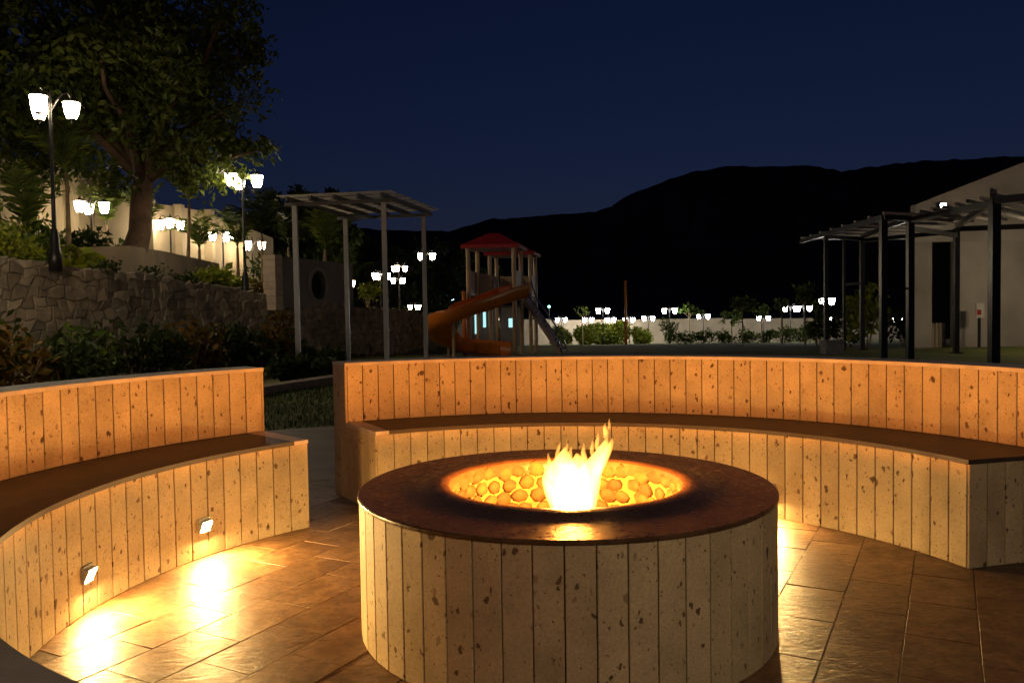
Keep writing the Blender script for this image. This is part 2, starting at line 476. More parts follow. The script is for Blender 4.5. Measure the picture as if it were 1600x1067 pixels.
# ------------------------------------------------------------------ stone panels, fire pit, benches
def panel_mesh(w_, h_, t_, front):
    """front=-1: face towards local -y at y=0; front=+1: face towards +y"""
    e = .0022; s = -front
    mb = MB(); hw = w_ / 2
    def rect(i, y): return [(-hw + i, y, i), (hw - i, y, i), (hw - i, y, h_ - i), (-hw + i, y, h_ - i)]
    mb.add(rect(0, s * t_) + rect(0, s * e) + rect(e, 0), [(0, 1, 2, 3)] + [(k, (k + 1) % 4, 4 + (k + 1) % 4, 4 + k) for k in range(4)] + [(4 + k, 4 + (k + 1) % 4, 8 + (k + 1) % 4, 8 + k) for k in range(4)] + [(8, 9, 10, 11)])
    return mb.mesh('stone_panel', 'travertine')


def panels_on_arc(parent, R, z0, h_, a0, a1, n, front, t_=.014):
    st = (a1 - a0) / n
    me = panel_mesh(2 * R * math.tan(abs(st) / 2) - .0042, h_, t_, front)
    for k in range(n):
        a = a0 + st * (k + .5)
        link('stone_panel', me, parent, (R * math.cos(a), R * math.sin(a), z0), a - math.pi / 2)


pit = empty('fire_pit', PC + Vector((.015, 0, 0)), 'round travertine fire pit with brown polished stone rim', 'fire pit')
panels_on_arc(pit, RP - .006, .0, ZP - .0155, R_(3), R_(363), 52, +1)
mb = MB(); mb.lathe([(RP - .022, 0.001), (RP - .0205, ZP - .018), (.55, ZP - .045), (.52, .20), (.52, .001)], 96, closed=True)
mb.build('core_wall', 'grout', pit)
prof = [(.47, ZP - .04), (RP - .03, ZP - .0145), (RP - .001, ZP - .0145), (RP, ZP - .0125), (RP, ZP - .004), (RP - .004, ZP), (.62, ZP + .0005), (.57, ZP + .002), (.535, ZP + .006), (.505, ZP + .013), (.47, ZP + .0155), (.447, ZP + .0145), (.434, ZP + .008), (.426, ZP - .006), (.426, ZP - .04)]
mb = MB(); mb.lathe(prof, 128, closed=True)
auto_smooth(mb.build('rim_ring', 'pit_cap', pit), 30)
mb = MB(); mb.lathe([(.434, ZP - .012), (.50, ZP - .045), (.50, .02), (.434, .02)], 64, closed=True)
mb.build('inner_wall', 'soot_mortar', pit)
mb = MB()
for k in range(260):
    a, r = rnd.uniform(0, 6.283), .42 * math.sqrt(rnd.random()); q = rnd.uniform(.012, .028)
    mb.add([(r * math.cos(a) + q * x * rnd.uniform(.7, 1.2), r * math.sin(a) + q * y * rnd.uniform(.7, 1.2), .20 + q * z) for x, y, z in ((1, 0, 0), (-1, 0, 0), (0, 1, 0), (0, -1, 0), (0, 0, 1), (0, 0, -1))], [(0, 2, 4), (2, 1, 4), (1, 3, 4), (3, 0, 4), (2, 0, 5), (1, 2, 5), (3, 1, 5), (0, 3, 5)])
tag(mb.build('gravel_bed', 'gravel', pit), kind='stuff')
mb = MB(); mb.lathe([(.001, .10), (.432, .10), (.432, .2), (.001, .2)], 48); mb.build('fire_bed', 'gravel', pit)
# rounded stones lining the bowl
for row in range(5):
    nst = 35; z = ZP - .028 - row * .055
    for k in range(nst):
        a = (k + .5 * (row % 2)) / nst * 2 * math.pi + rnd.uniform(-.03, .03)
        sx, sz, sy = rnd.uniform(.035, .046), rnd.uniform(.026, .034), rnd.uniform(.011, .017)
        vs, fs = [], []
        rows_, cols_ = 4, 8
        for i in range(rows_ + 1):
            th = math.pi * i / rows_
            for j in range(cols_):
                ph = 2 * math.pi * j / cols_; q = 1 + rnd.uniform(-.12, .12)
                vs.append((sx * math.sin(th) * math.cos(ph) * q, sy * math.sin(th) * math.sin(ph), sz * math.cos(th) * q))
        for i in range(rows_):
            for j in range(cols_):
                fs.append((i * cols_ + j, i * cols_ + (j + 1) % cols_, (i + 1) * cols_ + (j + 1) % cols_, (i + 1) * cols_ + j))
        mb = MB(); mb.add(vs, fs)
        link('lining_stone', mb.mesh('lining_stone', 'soot_stone', True), pit, (.432 * math.cos(a), .432 * math.sin(a), z + rnd.uniform(-.008, .008)), a - math.pi / 2, (rnd.uniform(-.1, .1), rnd.uniform(-.25, .25), a - math.pi / 2))
mb = MB(); mb.lathe([(.11, .2), (.14, .2), (.14, .235), (.11, .235)], 32, closed=True)
for k in range(4):
    a = k * math.pi / 2 + .4; mb.bar((0, 0, .22), (.12 * math.cos(a), .12 * math.sin(a), .22), .02)
mb.build('burner_ring', 'black_iron', pit)

# the fire: glowing gas in closed tongues
fx, fy = at(893, 700, 3.06)[0], 3.06
fire = empty('fire', (fx, fy, .24), 'small bright yellow fire burning in the round pit', 'fire')


def tongue(name, pts, radii, n=14, flat=.75, jag=.2, seed=0):
    r_ = random.Random(seed); mb = MB(); vs, fs = [], []
    for i, (p, q) in enumerate(zip(pts, radii)):
        for k in range(n):
            a = 2 * math.pi * k / n; j = 1 + jag * math.sin(3 * a + i * 1.3 + seed) + r_.uniform(-jag, jag) * .6
            vs.append((p[0] + q * math.cos(a) * j, p[1] + q * math.sin(a) * j * flat, p[2]))
    for i in range(len(pts) - 1):
        for k in range(n): fs.append((i * n + k, i * n + (k + 1) % n, (i + 1) * n + (k + 1) % n, (i + 1) * n + k))
    fs.append(tuple(range(n))[::-1]); fs.append(tuple((len(pts) - 1) * n + k for k in range(n)))
    mb.add(vs, fs)
    o_ = mb.build(name, 'flame', fire, True)
    md = o_.modifiers.new('s', 'SUBSURF'); md.levels = md.render_levels = 2
    return o_


def fp(px, py, dy=0):      # photo pixel -> fire space, at the burner's distance
    p = at(px, py, fy + dy); return (p[0] - fx, dy, p[2] - .24)


def flame(path, seed, dy=0, **k):
    tongue('flame', [fp(x, y, dy) for x, y, _ in path], [r * fy / F_PX for _, _, r in path], seed=seed, **k)


flame([(895, 838, 22), (894, 800, 31), (890, 770, 38), (884, 748, 36), (880, 730, 24), (879, 715, 12), (882, 703, 5), (884, 697, 1)], 1)
flame([(900, 830, 20), (905, 785, 27), (915, 755, 26), (926, 730, 19), (936, 712, 13), (943, 697, 8), (947, 688, 3), (950, 680, .8)], 2, .03)
flame([(892, 830, 22), (893, 780, 31), (898, 750, 27), (900, 730, 17), (903, 716, 8), (901, 707, 2)], 3, -.03)
flame([(868, 790, 10), (858, 765, 9), (853, 750, 6), (848, 743, 1)], 4, -.01)
flame([(930, 745, 9), (940, 720, 10), (950, 703, 7), (956, 690, 3), (957, 682, .8)], 5, -.02)
flame([(945, 686, 2), (947, 676, 5), (944, 668, 3), (946, 660, .6)], 6, .01)
flame([(926, 715, 3), (924, 702, 4), (926, 692, 2), (925, 686, .5)], 7, .04)
flame([(868, 722, 3), (871, 708, 4), (873, 698, 2.4), (876, 690, .5)], 8, .02)
flame([(892, 722, 4), (890, 708, 4), (893, 697, 1)], 9, -.04)
flame([(862, 752, 6), (857, 735, 6), (860, 722, 4), (856, 712, 2), (857, 706, .5)], 10, .03)
flame([(912, 735, 6), (914, 718, 6), (910, 706, 4), (913, 697, 2), (911, 690, .4)], 11, -.01)
flame([(934, 706, 3), (931, 694, 4), (935, 683, 2.4), (934, 674, .5)], 12, -.03)
flame([(950, 672, 1.5), (953, 665, 2.6), (951, 658, 1.6), (953, 652, .4)], 13, .02)
flame([(885, 704, 1.2), (887, 697, 2), (885, 690, 1.2), (887, 685, .3)], 14, -.02)
ld = bpy.data.lights.new('fire_glow', 'POINT'); ld.energy = FIRE_W; ld.color = (1, .315, .047); ld.shadow_soft_size = .06
lo = bpy.data.objects.new('fire_glow', ld); col.objects.link(lo); lo.parent = fire; lo.location = (.0, 0, .292)


def bench(label, a0, a1, nf, nb, lights, cream_ends):
    root = empty('curved_bench', PC, label, 'bench', 'curved stone benches round the fire pit')
    T = .014
    mb = MB()
    e = R_(.45)
    mb.sector(RF + T, RB + .03, .0005, ZS - .022, a0 + e, a1 - e, 48); mb.build('seat_core', 'grout', root)
    mb = MB(); mb.sector(RB + T, RO - T, .001, ZB - .022, a0 + e, a1 - e, 48); mb.build('back_core', 'grout', root)
    panels_on_arc(root, RF, .0, ZS - .021, a0 + R_(.35), a1 - R_(.35), nf, -1, T)
    panels_on_arc(root, RB, ZS + .001, ZB - .021 - ZS, a0 + R_(.35), a1 - R_(.35), nb, -1, T)
    panels_on_arc(root, RO, .0, ZB - .021, a0 + R_(.35), a1 - R_(.35), nb + 4, +1, T)
    # seat top in dark stone, with a pale end stone at the gap
    b0, b1 = a0, a1
    if cream_ends == 'hi': b1 = a1 - R_(2.6)
    if cream_ends == 'lo': b0 = a0 + R_(2.6)
    mb = MB(); mb.sector(RF - .003, RB + .001, ZS - .020, ZS, b0, b1, 64); mb.build('seat_top', 'seat_stone', root)
    if cream_ends == 'hi':
        mb = MB(); mb.sector(RF - .003, RB + .001, ZS - .020, ZS, b1 + R_(.06), a1, 6); mb.build('seat_end_stone', 'coping_stone', root)
    if cream_ends == 'lo':
        mb = MB(); mb.sector(RF - .003, RB + .001, ZS - .020, ZS, a0, b0 - R_(.06), 6); mb.build('seat_end_stone', 'coping_stone', root)
    mb = MB(); mb.sector(RB - .003, RO + .003, ZB - .020, ZB, a0, a1, 64); mb.build('back_coping', 'coping_stone', root)
    # end faces: upright panels
    for a, sgn in ((a0, -1), (a1, 1)):
        wn = 5; ws = (RB - RF - .004) / wn
        me = panel_mesh(ws - .004, ZS - .021, T, 1 if sgn > 0 else -1)
        for k in range(wn):
            r = RF + .003 + ws * (k + .5)
            link('stone_panel', me, root, (r * math.cos(a), r * math.sin(a), 0), a)
        wb = (RO - RB) / 2
        me = panel_mesh(wb - .004, ZB - .021, T, 1 if sgn > 0 else -1)
        for k in range(2):
            r = RB + .001 + wb * (k + .5)
            link('stone_panel', me, root, (r * math.cos(a), r * math.sin(a), 0), a)
    for a in lights:
        step_light(root, R_(a))
    return root


def step_light(root, a):
    """square recessed floor washer: steel frame with a sloping hood, lit lens tipped to the floor"""
    z, hw = .155, .034
    mb = MB()
    d = .012
    for x0, x1, z0, z1 in ((-hw, hw, hw - .007, hw), (-hw, hw, -hw, -hw + .005), (-hw, -hw + .006, -hw + .005, hw - .007), (hw - .006, hw, -hw + .005, hw - .007)):
        mb.box(x0, x1, -d, -.0005, z0, z1)
    mb.box(-hw + .006, hw - .006, -.003, -.0005, -hw + .005, hw - .007)
    f = mb.build('step_light', 'pale_steel', root)
    f.location = (RF * math.cos(a), RF * math.sin(a), z); f.rotation_euler = (0, 0, a - math.pi / 2)
    q = hw - .0075; ztop, dep = .016, .028
    mb = MB(); mb.add([(-q, -.0045, -hw + .006), (q, -.0045, -hw + .006), (q, -dep, ztop), (-q, -dep, ztop)], [(0, 1, 2, 3)])
    mb.build('lens', 'step_lens', f)
    mb = MB(); mb.add([(-q, -dep - .001, ztop + .0005), (q, -dep - .001, ztop + .0005), (q, -.001, ztop + .0005), (-q, -.001, ztop + .0005), (-q, -dep - .001, ztop + .004), (q, -dep - .001, ztop + .004), (q, -.001, hw - .007), (-q, -.001, hw - .007)],
                      [(0, 1, 2, 3), (4, 5, 6, 7), (0, 1, 5, 4), (1, 2, 6, 5), (2, 3, 7, 6), (3, 0, 4, 7)])
    mb.build('hood', 'pale_steel', f)
    for sx in (-1, 1):
        x0, x1 = sx * (q + .0005), sx * (q + .003)
        mb = MB(); mb.add([(x, y, z_) for x in (x0, x1) for y, z_ in ((-.001, -hw + .004), (-.010, -hw + .004), (-dep - .004, ztop), (-.001, hw - .008))],
                          [(0, 1, 2, 3), (7, 6, 5, 4), (0, 4, 5, 1), (1, 5, 6, 2), (2, 6, 7, 3), (3, 7, 4, 0)])
        mb.build('cheek', 'pale_steel', f)


bench('curved travertine bench with two lit floor lights beside the gap', R_(133.8), R_(246), 36, 46, (153.7, 176.8), 'lo')
bench('curved travertine bench behind the fire pit, in front of the playground', R_(14.6), R_(121.2), 34, 43, (48.9, 73, 97), 'hi')



# ------------------------------------------------------------------ copies of things
def copy_tree(o_, parent=None):
    c = o_.copy(); col.objects.link(c); c.parent = parent
    for ch in o_.children: copy_tree(ch, c)
    return c


def lerp(a, b, t_): return a + (b - a) * t_


# ------------------------------------------------------------------ rubble retaining wall on the garden side
def gp(px, Y, z=0.):
    p = at(px, 500, Y); return Vector((p.x, Y, z))


WL = [(gp(-130, 12.3), 2.30), (gp(0, 13.6), 2.17), (gp(240, 16.4), 1.98), (gp(470, 20.0), 1.52), (gp(714, 27.0), .98)]
WL.append((Vector((-4.3, 60, 0)), .2))
wall = empty('retaining_wall', WL[1][0], 'long rubble stone retaining wall below the planted terrace', 'wall')


def seg_frame(i):
    (a, za), (b, zb) = WL[i], WL[i + 1]
    d = (b - a); d.z = 0; ln = d.length; d.normalize()
    return a, za, zb, d, Vector((d.y, -d.x, 0)), ln


mb = MB()
TH = .35
for i in range(len(WL) - 1):
    a, za, zb, d, n_, ln = seg_frame(i)
    b = WL[i + 1][0]; bz0, bz1 = lawn_z(0, a.y) - .3, lawn_z(0, b.y) - .3
    q = -n_ * TH
    vs = [a + Vector((0, 0, bz0)), b + Vector((0, 0, bz1)), b + Vector((0, 0, zb - .03)), a + Vector((0, 0, za - .03))]
    mb.add(vs + [p + q for p in vs], [(0, 1, 2, 3), (7, 6, 5, 4), (0, 4, 5, 1), (3, 2, 6, 7), (0, 3, 7, 4), (1, 5, 6, 2)])
mb.build('mortar_core', 'rubble_mortar', wall, world=True)
stones = []          # (distance, polygon in wall coords, segment)
for i in range(4):
    a, za, zb, d, n_, ln = seg_frame(i)
    cw, chh = .225, .185
    nx = int(ln / cw) + 1; cw = ln / nx
    ny = int(2.6 / chh)
    jit = {}
    def J(k, j):
        if (k, j) not in jit: jit[(k, j)] = (rnd.uniform(-.5, .5) * cw, rnd.uniform(-.40, .40) * chh)
        return jit[(k, j)]
    for j in range(ny):
        for k in range(-1, nx + 1):
            off = .5 * (j % 2)
            # corner points live on half-cell columns so that neighbours share them
            def pt(hk, jj):
                jx, jz = J(hk, jj); return (hk * cw / 2 + jx * .6, jj * chh + jz)
            h0 = 2 * k + (1 if j % 2 else 0)
            poly = [pt(h0, j), pt(h0 + 1, j), pt(h0 + 2, j), pt(h0 + 2, j + 1), pt(h0 + 1, j + 1), pt(h0, j + 1)]
            cx = sum(p[0] for p in poly) / 6; cz = sum(p[1] for p in poly) / 6
            if cx < -.02 or cx > ln + .02: continue
            top = lerp(za, zb, min(1, max(0, cx / ln)))
            if cz > top + .02: continue
            poly = [(min(max(p[0], -.03), ln + .03), min(p[1], top + rnd.uniform(-.02, .05))) for p in poly]
            cx = sum(p[0] for p in poly) / 6; cz = sum(p[1] for p in poly) / 6
            Y = (a + d * cx).y
            hidden = cz < .12 and Y < 18
            stones.append((Y + (100 if hidden else 0), [(p[0] - cx, p[1] - cz) for p in poly], a + d * cx + Vector((0, 0, cz)), d, n_))
stones.sort(key=lambda s_: s_[0])
rest = MB()
for idx, (Y, poly, c, d, n_) in enumerate(stones):
    pr = rnd.uniform(.02, .075); mid_ = rnd.uniform(.008, .02)
    tilt = (rnd.uniform(-.1, .1), rnd.uniform(-.1, .1))
    def P(p, k, dep): return d * p[0] * k + Vector((0, 0, p[1] * k)) + n_ * (dep + (tilt[0] * p[0] + tilt[1] * p[1] if dep > .02 else 0))
    vs = [P(p, .97, -.03) for p in poly] + [P(p, .955, pr - mid_) for p in poly] + [P(p, .78, pr) for p in poly]
    fs = [(k, (k + 1) % 6, 6 + (k + 1) % 6, 6 + k) for k in range(6)] + [(6 + k, 6 + (k + 1) % 6, 12 + (k + 1) % 6, 12 + k) for k in range(6)] + [tuple(range(12, 18))]
    if idx < 300:
        mb = MB(); mb.add(vs, fs); link('stone', mb.mesh('stone', 'rubble'), wall, c - wall.location)
    else:
        rest.add([v_ + c - wall.location for v_ in vs], fs)
tag(rest.build('stones', 'rubble', wall), kind='stuff')

# terrace behind it
LAMPS = [  # px, py of the lantern group, distance, turn
    (78, 170, 14.3, .5), (379, 284, 19.0, 2.1), (142, 325, 21.3, .1), (266, 351, 25.2, .9), (348, 370, 27.6, 1.6), (394, 384, 29.6, .3),
    (543, 443, 40, 1.0), (594, 432, 37, 2.0), (623, 420, 42, .4), (624, 439, 45, 1.3), (664, 401, 36, .15), (649, 480, 52, 1.)]
LH = 2.55            # lantern centre above the foot
CTRL = []
for (p, z) in WL: CTRL.append((p.x, p.y, z - .12))
for i in range(4):
    (a, za), (b, zb) = WL[i], WL[i + 1]
    for k in (.25, .5, .75):
        q = a.lerp(b, k); CTRL.append((q.x, q.y, lerp(za, zb, k) - .12))
for px, py, Y, _ in LAMPS:
    p = at(px, py, Y); CTRL.append((p.x, p.y, p.z - LH))
for px, Y, z in ((120, 18, 2.25), (0, 19.5, 2.6), (330, 27, 1.9), (425, 33, 1.7), (-100, 19, 2.8)):
    q = gp(px, Y); CTRL.append((q.x, q.y, z))
CT = np.array(CTRL)


def terr_z(x, y):
    d2 = (CT[:, 0] - x) ** 2 + (CT[:, 1] - y) ** 2 + .02
    w_ = d2 ** -1.6
    return float((w_ * CT[:, 2]).sum() / w_.sum())


mb = MB(); S = []
for i in range(5):
    (a, _), (b, _) = WL[i], WL[i + 1]
    n_k = max(3, int((b - a).length / .8))
    for k in range(n_k): S.append(a.lerp(b, k / n_k))
S.append(WL[-1][0])
TT = [.2, .6, 1.2, 2, 3, 4.2, 5.5, 7, 9, 12, 16, 22, 30]
bd = Vector((-.93, .37, 0))
for q in S:
    for t_ in TT:
        p = q + bd * t_; mb.v.append((p.x, p.y, terr_z(p.x, p.y) + rnd.uniform(-.03, .03)))
nT = len(TT)
for i in range(len(S) - 1):
    for j in range(nT - 1): mb.f.append((i * nT + j, (i + 1) * nT + j, (i + 1) * nT + j + 1, i * nT + j + 1))
o = mb.build('garden_terrace', 'soil', smooth=True); tag(o, kind='structure')


# ------------------------------------------------------------------ lamp posts
def make_lamp(height=LH, n_l=3, k_=1.0):
    root = empty('street_lamp', (0, 0, 0))
    mb = MB()
    mb.lathe([(.11, -.25), (.11, .06), (.085, .10), (.075, .34), (.055, .42), (.06, .46), (.038, .5), (.034, 1.0), (.045, 1.03), (.03, 1.06), (.026, height + .02), (.04, height + .05), (.03, height + .1), (.022, height + .22), (.03, height + .25), (.001, height + .33)], 12)
    mb.build('post', 'black_iron', root, True)
    for k in range(n_l):
        a = 2 * math.pi * k / n_l; c, s_ = math.cos(a), math.sin(a); R0 = .33 * (1 + (k_ - 1) * .6); u = k_
        path = [(.02, height - .02), (.10, height + .14 * u), (.20, height + .27 * u), (.28, height + .29 * u), (R0, height + .21 * u)]
        mb = MB(); mb.tube([(r * c, r * s_, z) for r, z in path], .013 * u, 6)
        mb.build('arm', 'black_iron', root)
        C = (R0 * c, R0 * s_, height)
        l_ = MB(); l_.lathe([(.014 * u, .225 * u), (.05 * u, .19 * u), (.15 * u, .145 * u), (.15 * u, .13 * u), (.001, .13 * u)], 8, c=C)
        lan = l_.build('lantern', 'black_iron', root)
        l_ = MB(); l_.lathe([(.005 * u, -.225 * u), (.012 * u, -.18 * u), (.062 * u, -.158 * u), (.062 * u, -.14 * u)], 8, c=C); l_.build('finial', 'black_iron', lan)
        g = MB(); g.lathe([(.075 * u, -.139 * u), (.11 * u, -.05 * u), (.138 * u, .128 * u)], 8, c=C); g.build('shade', 'lamp_glass' if k_ == 1 else 'lamp_glass_cool', lan)
    return root


lamp0 = make_lamp()
lab = ['black lamp post with three lit lanterns beside the spreading tree, on the stone wall',
       'black three lantern lamp post on the stone wall under the overhanging branch', None, None, None, None]
for i, (px, py, Y, tr) in enumerate(LAMPS):
    o = lamp0 if i == 0 else copy_tree(lamp0)
    p = at(px, py, Y); o.location = (p.x, p.y, p.z - LH); o.rotation_euler = (0, 0, tr)
    if i < 2: tag(o, lab[i], 'street lamp', 'lamps on the retaining wall')
    elif i == 2: tag(o, 'lit garden lamp among palms left of the thick tree trunk', 'street lamp', 'lamps on the planted terrace')
    elif i < 6: tag(o, ['lit lamp before the cream wall, between the thick trunk and a slim palm', 'lit lamp before the cream wall behind the fan shaped young palm', 'lit lamp before the cream wall right behind the second lamp post'][i - 3], 'street lamp', 'lamps before the cream terrace wall')
    else: tag(o, ['small lit lamp beside the lamp lit bush behind the niche wall', 'lit lamp between the two middle pergola posts', 'upper one of two lit lamps in line behind the pergola', 'lower one of two lit lamps in line behind the pergola', 'tallest distant lit lamp, behind the last pergola post', 'lowest small lit lamp on the rubble wall near the slide'][i - 6], 'street lamp', 'lamps on the slope behind the pergola')
FAR = [(877, 500, 77), (919, 500, 77), (942, 486, 66), (954, 500, 78), (983, 500, 77), (1013, 498, 74), (1046, 486, 66), (1099, 495, 74), (1193, 497, 74),
       (1235, 483, 64), (1256, 482, 62), (1292, 471, 50), (1295, 498, 72), (1405, 499, 72)]
# lamp posts added out of view to light rubble wall, building and pit front
for (x, y), lb in (((-7.3, 10.6), 'added black three lantern lamp post out of view, lighting the rubble wall'), ((13.6, 18.6), 'added black three lantern lamp post out of view, lighting the pale building'), ((1.5, -.9), 'added black three lantern lamp post out of view, lighting the pit front')):
    o = copy_tree(lamp0); o.location = (x, y, -.03); o.rotation_euler = (0, 0, .8); tag(o, lb, 'street lamp', 'added lamps out of view')
WHERE = ['tiny lit lamp behind the bright clipped hedge, nearest the climbing ramp', None, 'taller lit lamp just beside the orange pole, above the clipped hedge', None, None,
         'tiny lit lamp at the end of the clipped hedge, on the far wall', 'taller lit lamp rising above the far wall beside the round bush', None, None, None, None,
         'lit twin lantern lamp standing beside the dark steel frame', None, 'tiny lit lamp seen through the posts of the dark steel frame']
lamp1 = None
for i, (px, py, Y) in enumerate(FAR):
    p = at(px, py, Y); H = p.z - lawn_z(p.x, p.y)
    if lamp1 is None: lamp1 = make_lamp(2.4, 2, 1.4); o = lamp1
    else: o = copy_tree(lamp1)
    o.location = (p.x, p.y, p.z - 2.4); o.rotation_euler = (0, 0, rnd.uniform(-.6, .6))
    tag(o, WHERE[i] or 'tiny lit lamp post along the far cream boundary wall', 'street lamp', 'lamps along the far boundary wall')

# ------------------------------------------------------------------ walls of the terrace
def wall_strip(root, pts, name, mat, th=.2, world=True):
    """pts: (point, z0, z1); a standing wall along them"""
    mb = MB()
    for i in range(len(pts) - 1):
        a, a0, a1 = pts[i]; b, b0, b1 = pts[i + 1]
        d = (b - a); d.z = 0; d.normalize(); q = Vector((-d.y, d.x, 0)) * th
        vs = [Vector((a.x, a.y, a0)), Vector((b.x, b.y, b0)), Vector((b.x, b.y, b1)), Vector((a.x, a.y, a1))]
        mb.add(vs + [p + q for p in vs], [(0, 1, 2, 3), (7, 6, 5, 4), (0, 4, 5, 1), (3, 2, 6, 7), (0, 3, 7, 4), (1, 5, 6, 2)])
    return mb.build(name, mat, root, world=world)


def zpx(px, py, Y): return at(px, py, Y).z


root = empty('boundary_wall', gp(170, 23.7, 2), 'tall cream rendered boundary wall stepping down behind the terrace palms', 'wall')
seq = [(-160, 226, 17.5), (0, 238, 20), (60, 250, 21.2), (168, 276, 23.6)]
wall_strip(root, [(gp(x, Y), 1.2, zpx(x, y, Y)) for x, y, Y in seq], 'wall_panel', 'terrace_plaster', .18)
seq = [(168.5, 304, 23.65), (240, 316, 25.4), (330, 331, 28.3), (430, 372, 33)]
wall_strip(root, [(gp(x, Y), .9, zpx(x, y, Y)) for x, y, Y in seq], 'wall_panel', 'terrace_plaster', .18)
for x, y, Y in ((-2, 232, 19.9), (60, 246, 21.1), (118, 260, 22.3), (165, 270, 23.4), (240, 312, 25.3), (285, 320, 26.7), (332, 328, 28.2), (380, 350, 30.4)):
    p = gp(x, Y); zt = zpx(x, y, Y); mb = MB(); mb.box(p.x - .14, p.x + .14, p.y - .16, p.y + .1, 1.0, zt); mb.build('pier', 'terrace_plaster', root, world=True)

root = empty('planter_wall', gp(207, 18.3, 2), 'low grey brown planter wall beneath the thick tree trunk', 'wall')
seq = [(112, 387, 17.0), (207, 384, 18.3), (262, 393, 20.6), (345, 412, 25)]
wall_strip(root, [(gp(x, Y), 1.2, zpx(x, y, Y)) for x, y, Y in seq], 'wall_face', 'low_wall', .3)
# pitted cream pillar and grey wall with a round niche on top of the rubble wall
A, B = gp(443, 19.2), gp(553, 22.2)
zt0, zt1, zb0 = zpx(443, 400, 19.2), zpx(553, 414, 22.2), 1.30
root = empty('niche_wall', Vector((A.x, A.y, 1.5)), 'grey wall with a round moulded niche standing on the rubble wall', 'wall')
d = (B - A); d.z = 0; ln = d.length; d.normalize(); nn = Vector((d.y, -d.x, 0))
def wp(u, z, dep=0.): return A + d * u + nn * dep + Vector((0, 0, z))
cu = ln * .47; cz = zpx(494, 446, 20.6); rh = .36
N_ = 32; mb = MB(); ring = [(cu + rh * math.cos(2 * math.pi * k / N_), cz + rh * math.sin(2 * math.pi * k / N_)) for k in range(N_)]
def top_z(u): return lerp(zt0, zt1, u / ln)
outer = []
for k in range(N_):
    a = 2 * math.pi * k / N_; cx_, sz_ = math.cos(a), math.sin(a); best = 9
    if cx_ > 1e-6: best = min(best, (ln - cu) / cx_)
    if cx_ < -1e-6: best = min(best, -cu / cx_)
    if sz_ < -1e-6: best = min(best, (zb0 - cz) / sz_)
    if sz_ > 1e-6:
        q = best
        for _ in range(3): q = (top_z(min(max(cu + cx_ * min(q, best), 0), ln)) - cz) / sz_
        best = min(best, q)
    outer.append((cu + cx_ * best, cz + sz_ * best))
vs = [wp(u, z) for u, z in ring] + [wp(u, z) for u, z in outer] + [wp(u, z, -.16) for u, z in ring]
fs = [(k, (k + 1) % N_, N_ + (k + 1) % N_, N_ + k) for k in range(N_)] + [(k, (k + 1) % N_, 2 * N_ + (k + 1) % N_, 2 * N_ + k) for k in range(N_)]
mb.add(vs, fs)
corners = [wp(0, top_z(0), .0), wp(ln, top_z(ln), 0)]
mb.add([wp(0, zb0, -.3), wp(ln, zb0, -.3), wp(ln, zt1, -.3), wp(0, zt0, -.3), wp(0, zb0), wp(ln, zb0), wp(ln, zt1), wp(0, zt0)], [(0, 1, 2, 3), (3, 2, 6, 7), (0, 3, 7, 4), (1, 5, 6, 2)])
# fill the corners left by the fan
for (u, z) in ((0, zb0), (ln, zb0), (ln, zt1), (0, zt0)):
    ks = sorted(range(N_), key=lambda k: (outer[k][0] - u) ** 2 + (outer[k][1] - z) ** 2)[:2]
    mb.add([wp(u, z), wp(*outer[ks[0]]), wp(*outer[ks[1]])], [(0, 1, 2)])
mb.build('wall_face', 'grey_plaster', root, world=True)
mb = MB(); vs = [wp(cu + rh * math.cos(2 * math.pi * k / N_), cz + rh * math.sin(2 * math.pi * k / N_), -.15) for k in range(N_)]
mb.add(vs, [tuple(range(N_))]); mb.build('niche_back', 'inside_shade', root, world=True)  # near-black disc puts the recess shade into the colour
mb = MB(); nr = 8; vs, fs = [], []
for k in range(N_):
    a = 2 * math.pi * k / N_
    for j in range(nr):
        b_ = 2 * math.pi * j / nr; r = rh + .045 + .06 * math.cos(b_)
        vs.append(wp(cu + r * math.cos(a), cz + r * math.sin(a), .01 + .045 * math.sin(b_)))
for k in range(N_):
    for j in range(nr): fs.append((k * nr + j, ((k + 1) % N_) * nr + j, ((k + 1) % N_) * nr + (j + 1) % nr, k * nr + (j + 1) % nr))
mb.add(vs, fs); mb.build('niche_ring', 'grey_plaster', root, True, world=True)
root = empty('block_pillar', Vector((A.x, A.y, 1.4)), 'cream coursed block pillar at the end of the niche wall', 'pillar')
zz = 1.25; k = 0
while zz < zt0 - .02:
    hh = min(.165, zt0 + .02 - zz); wv = .31 + (.012 if k % 2 else 0)
    mb = MB(); mb.add([wp(u, z, dep) for z in (zz, zz + hh - .008) for u, dep in ((-.02 - (.012 if k % 2 else 0), .02), (-.02 - (.012 if k % 2 else 0), -wv), (-.30, -wv), (-.30, .02))], [(0, 1, 2, 3), (7, 6, 5, 4), (0, 4, 5, 1), (1, 5, 6, 2), (2, 6, 7, 3), (3, 7, 4, 0)])
    mb.build('block', 'cream_block', root, world=True); zz += hh; k += 1
    if k > 14: break

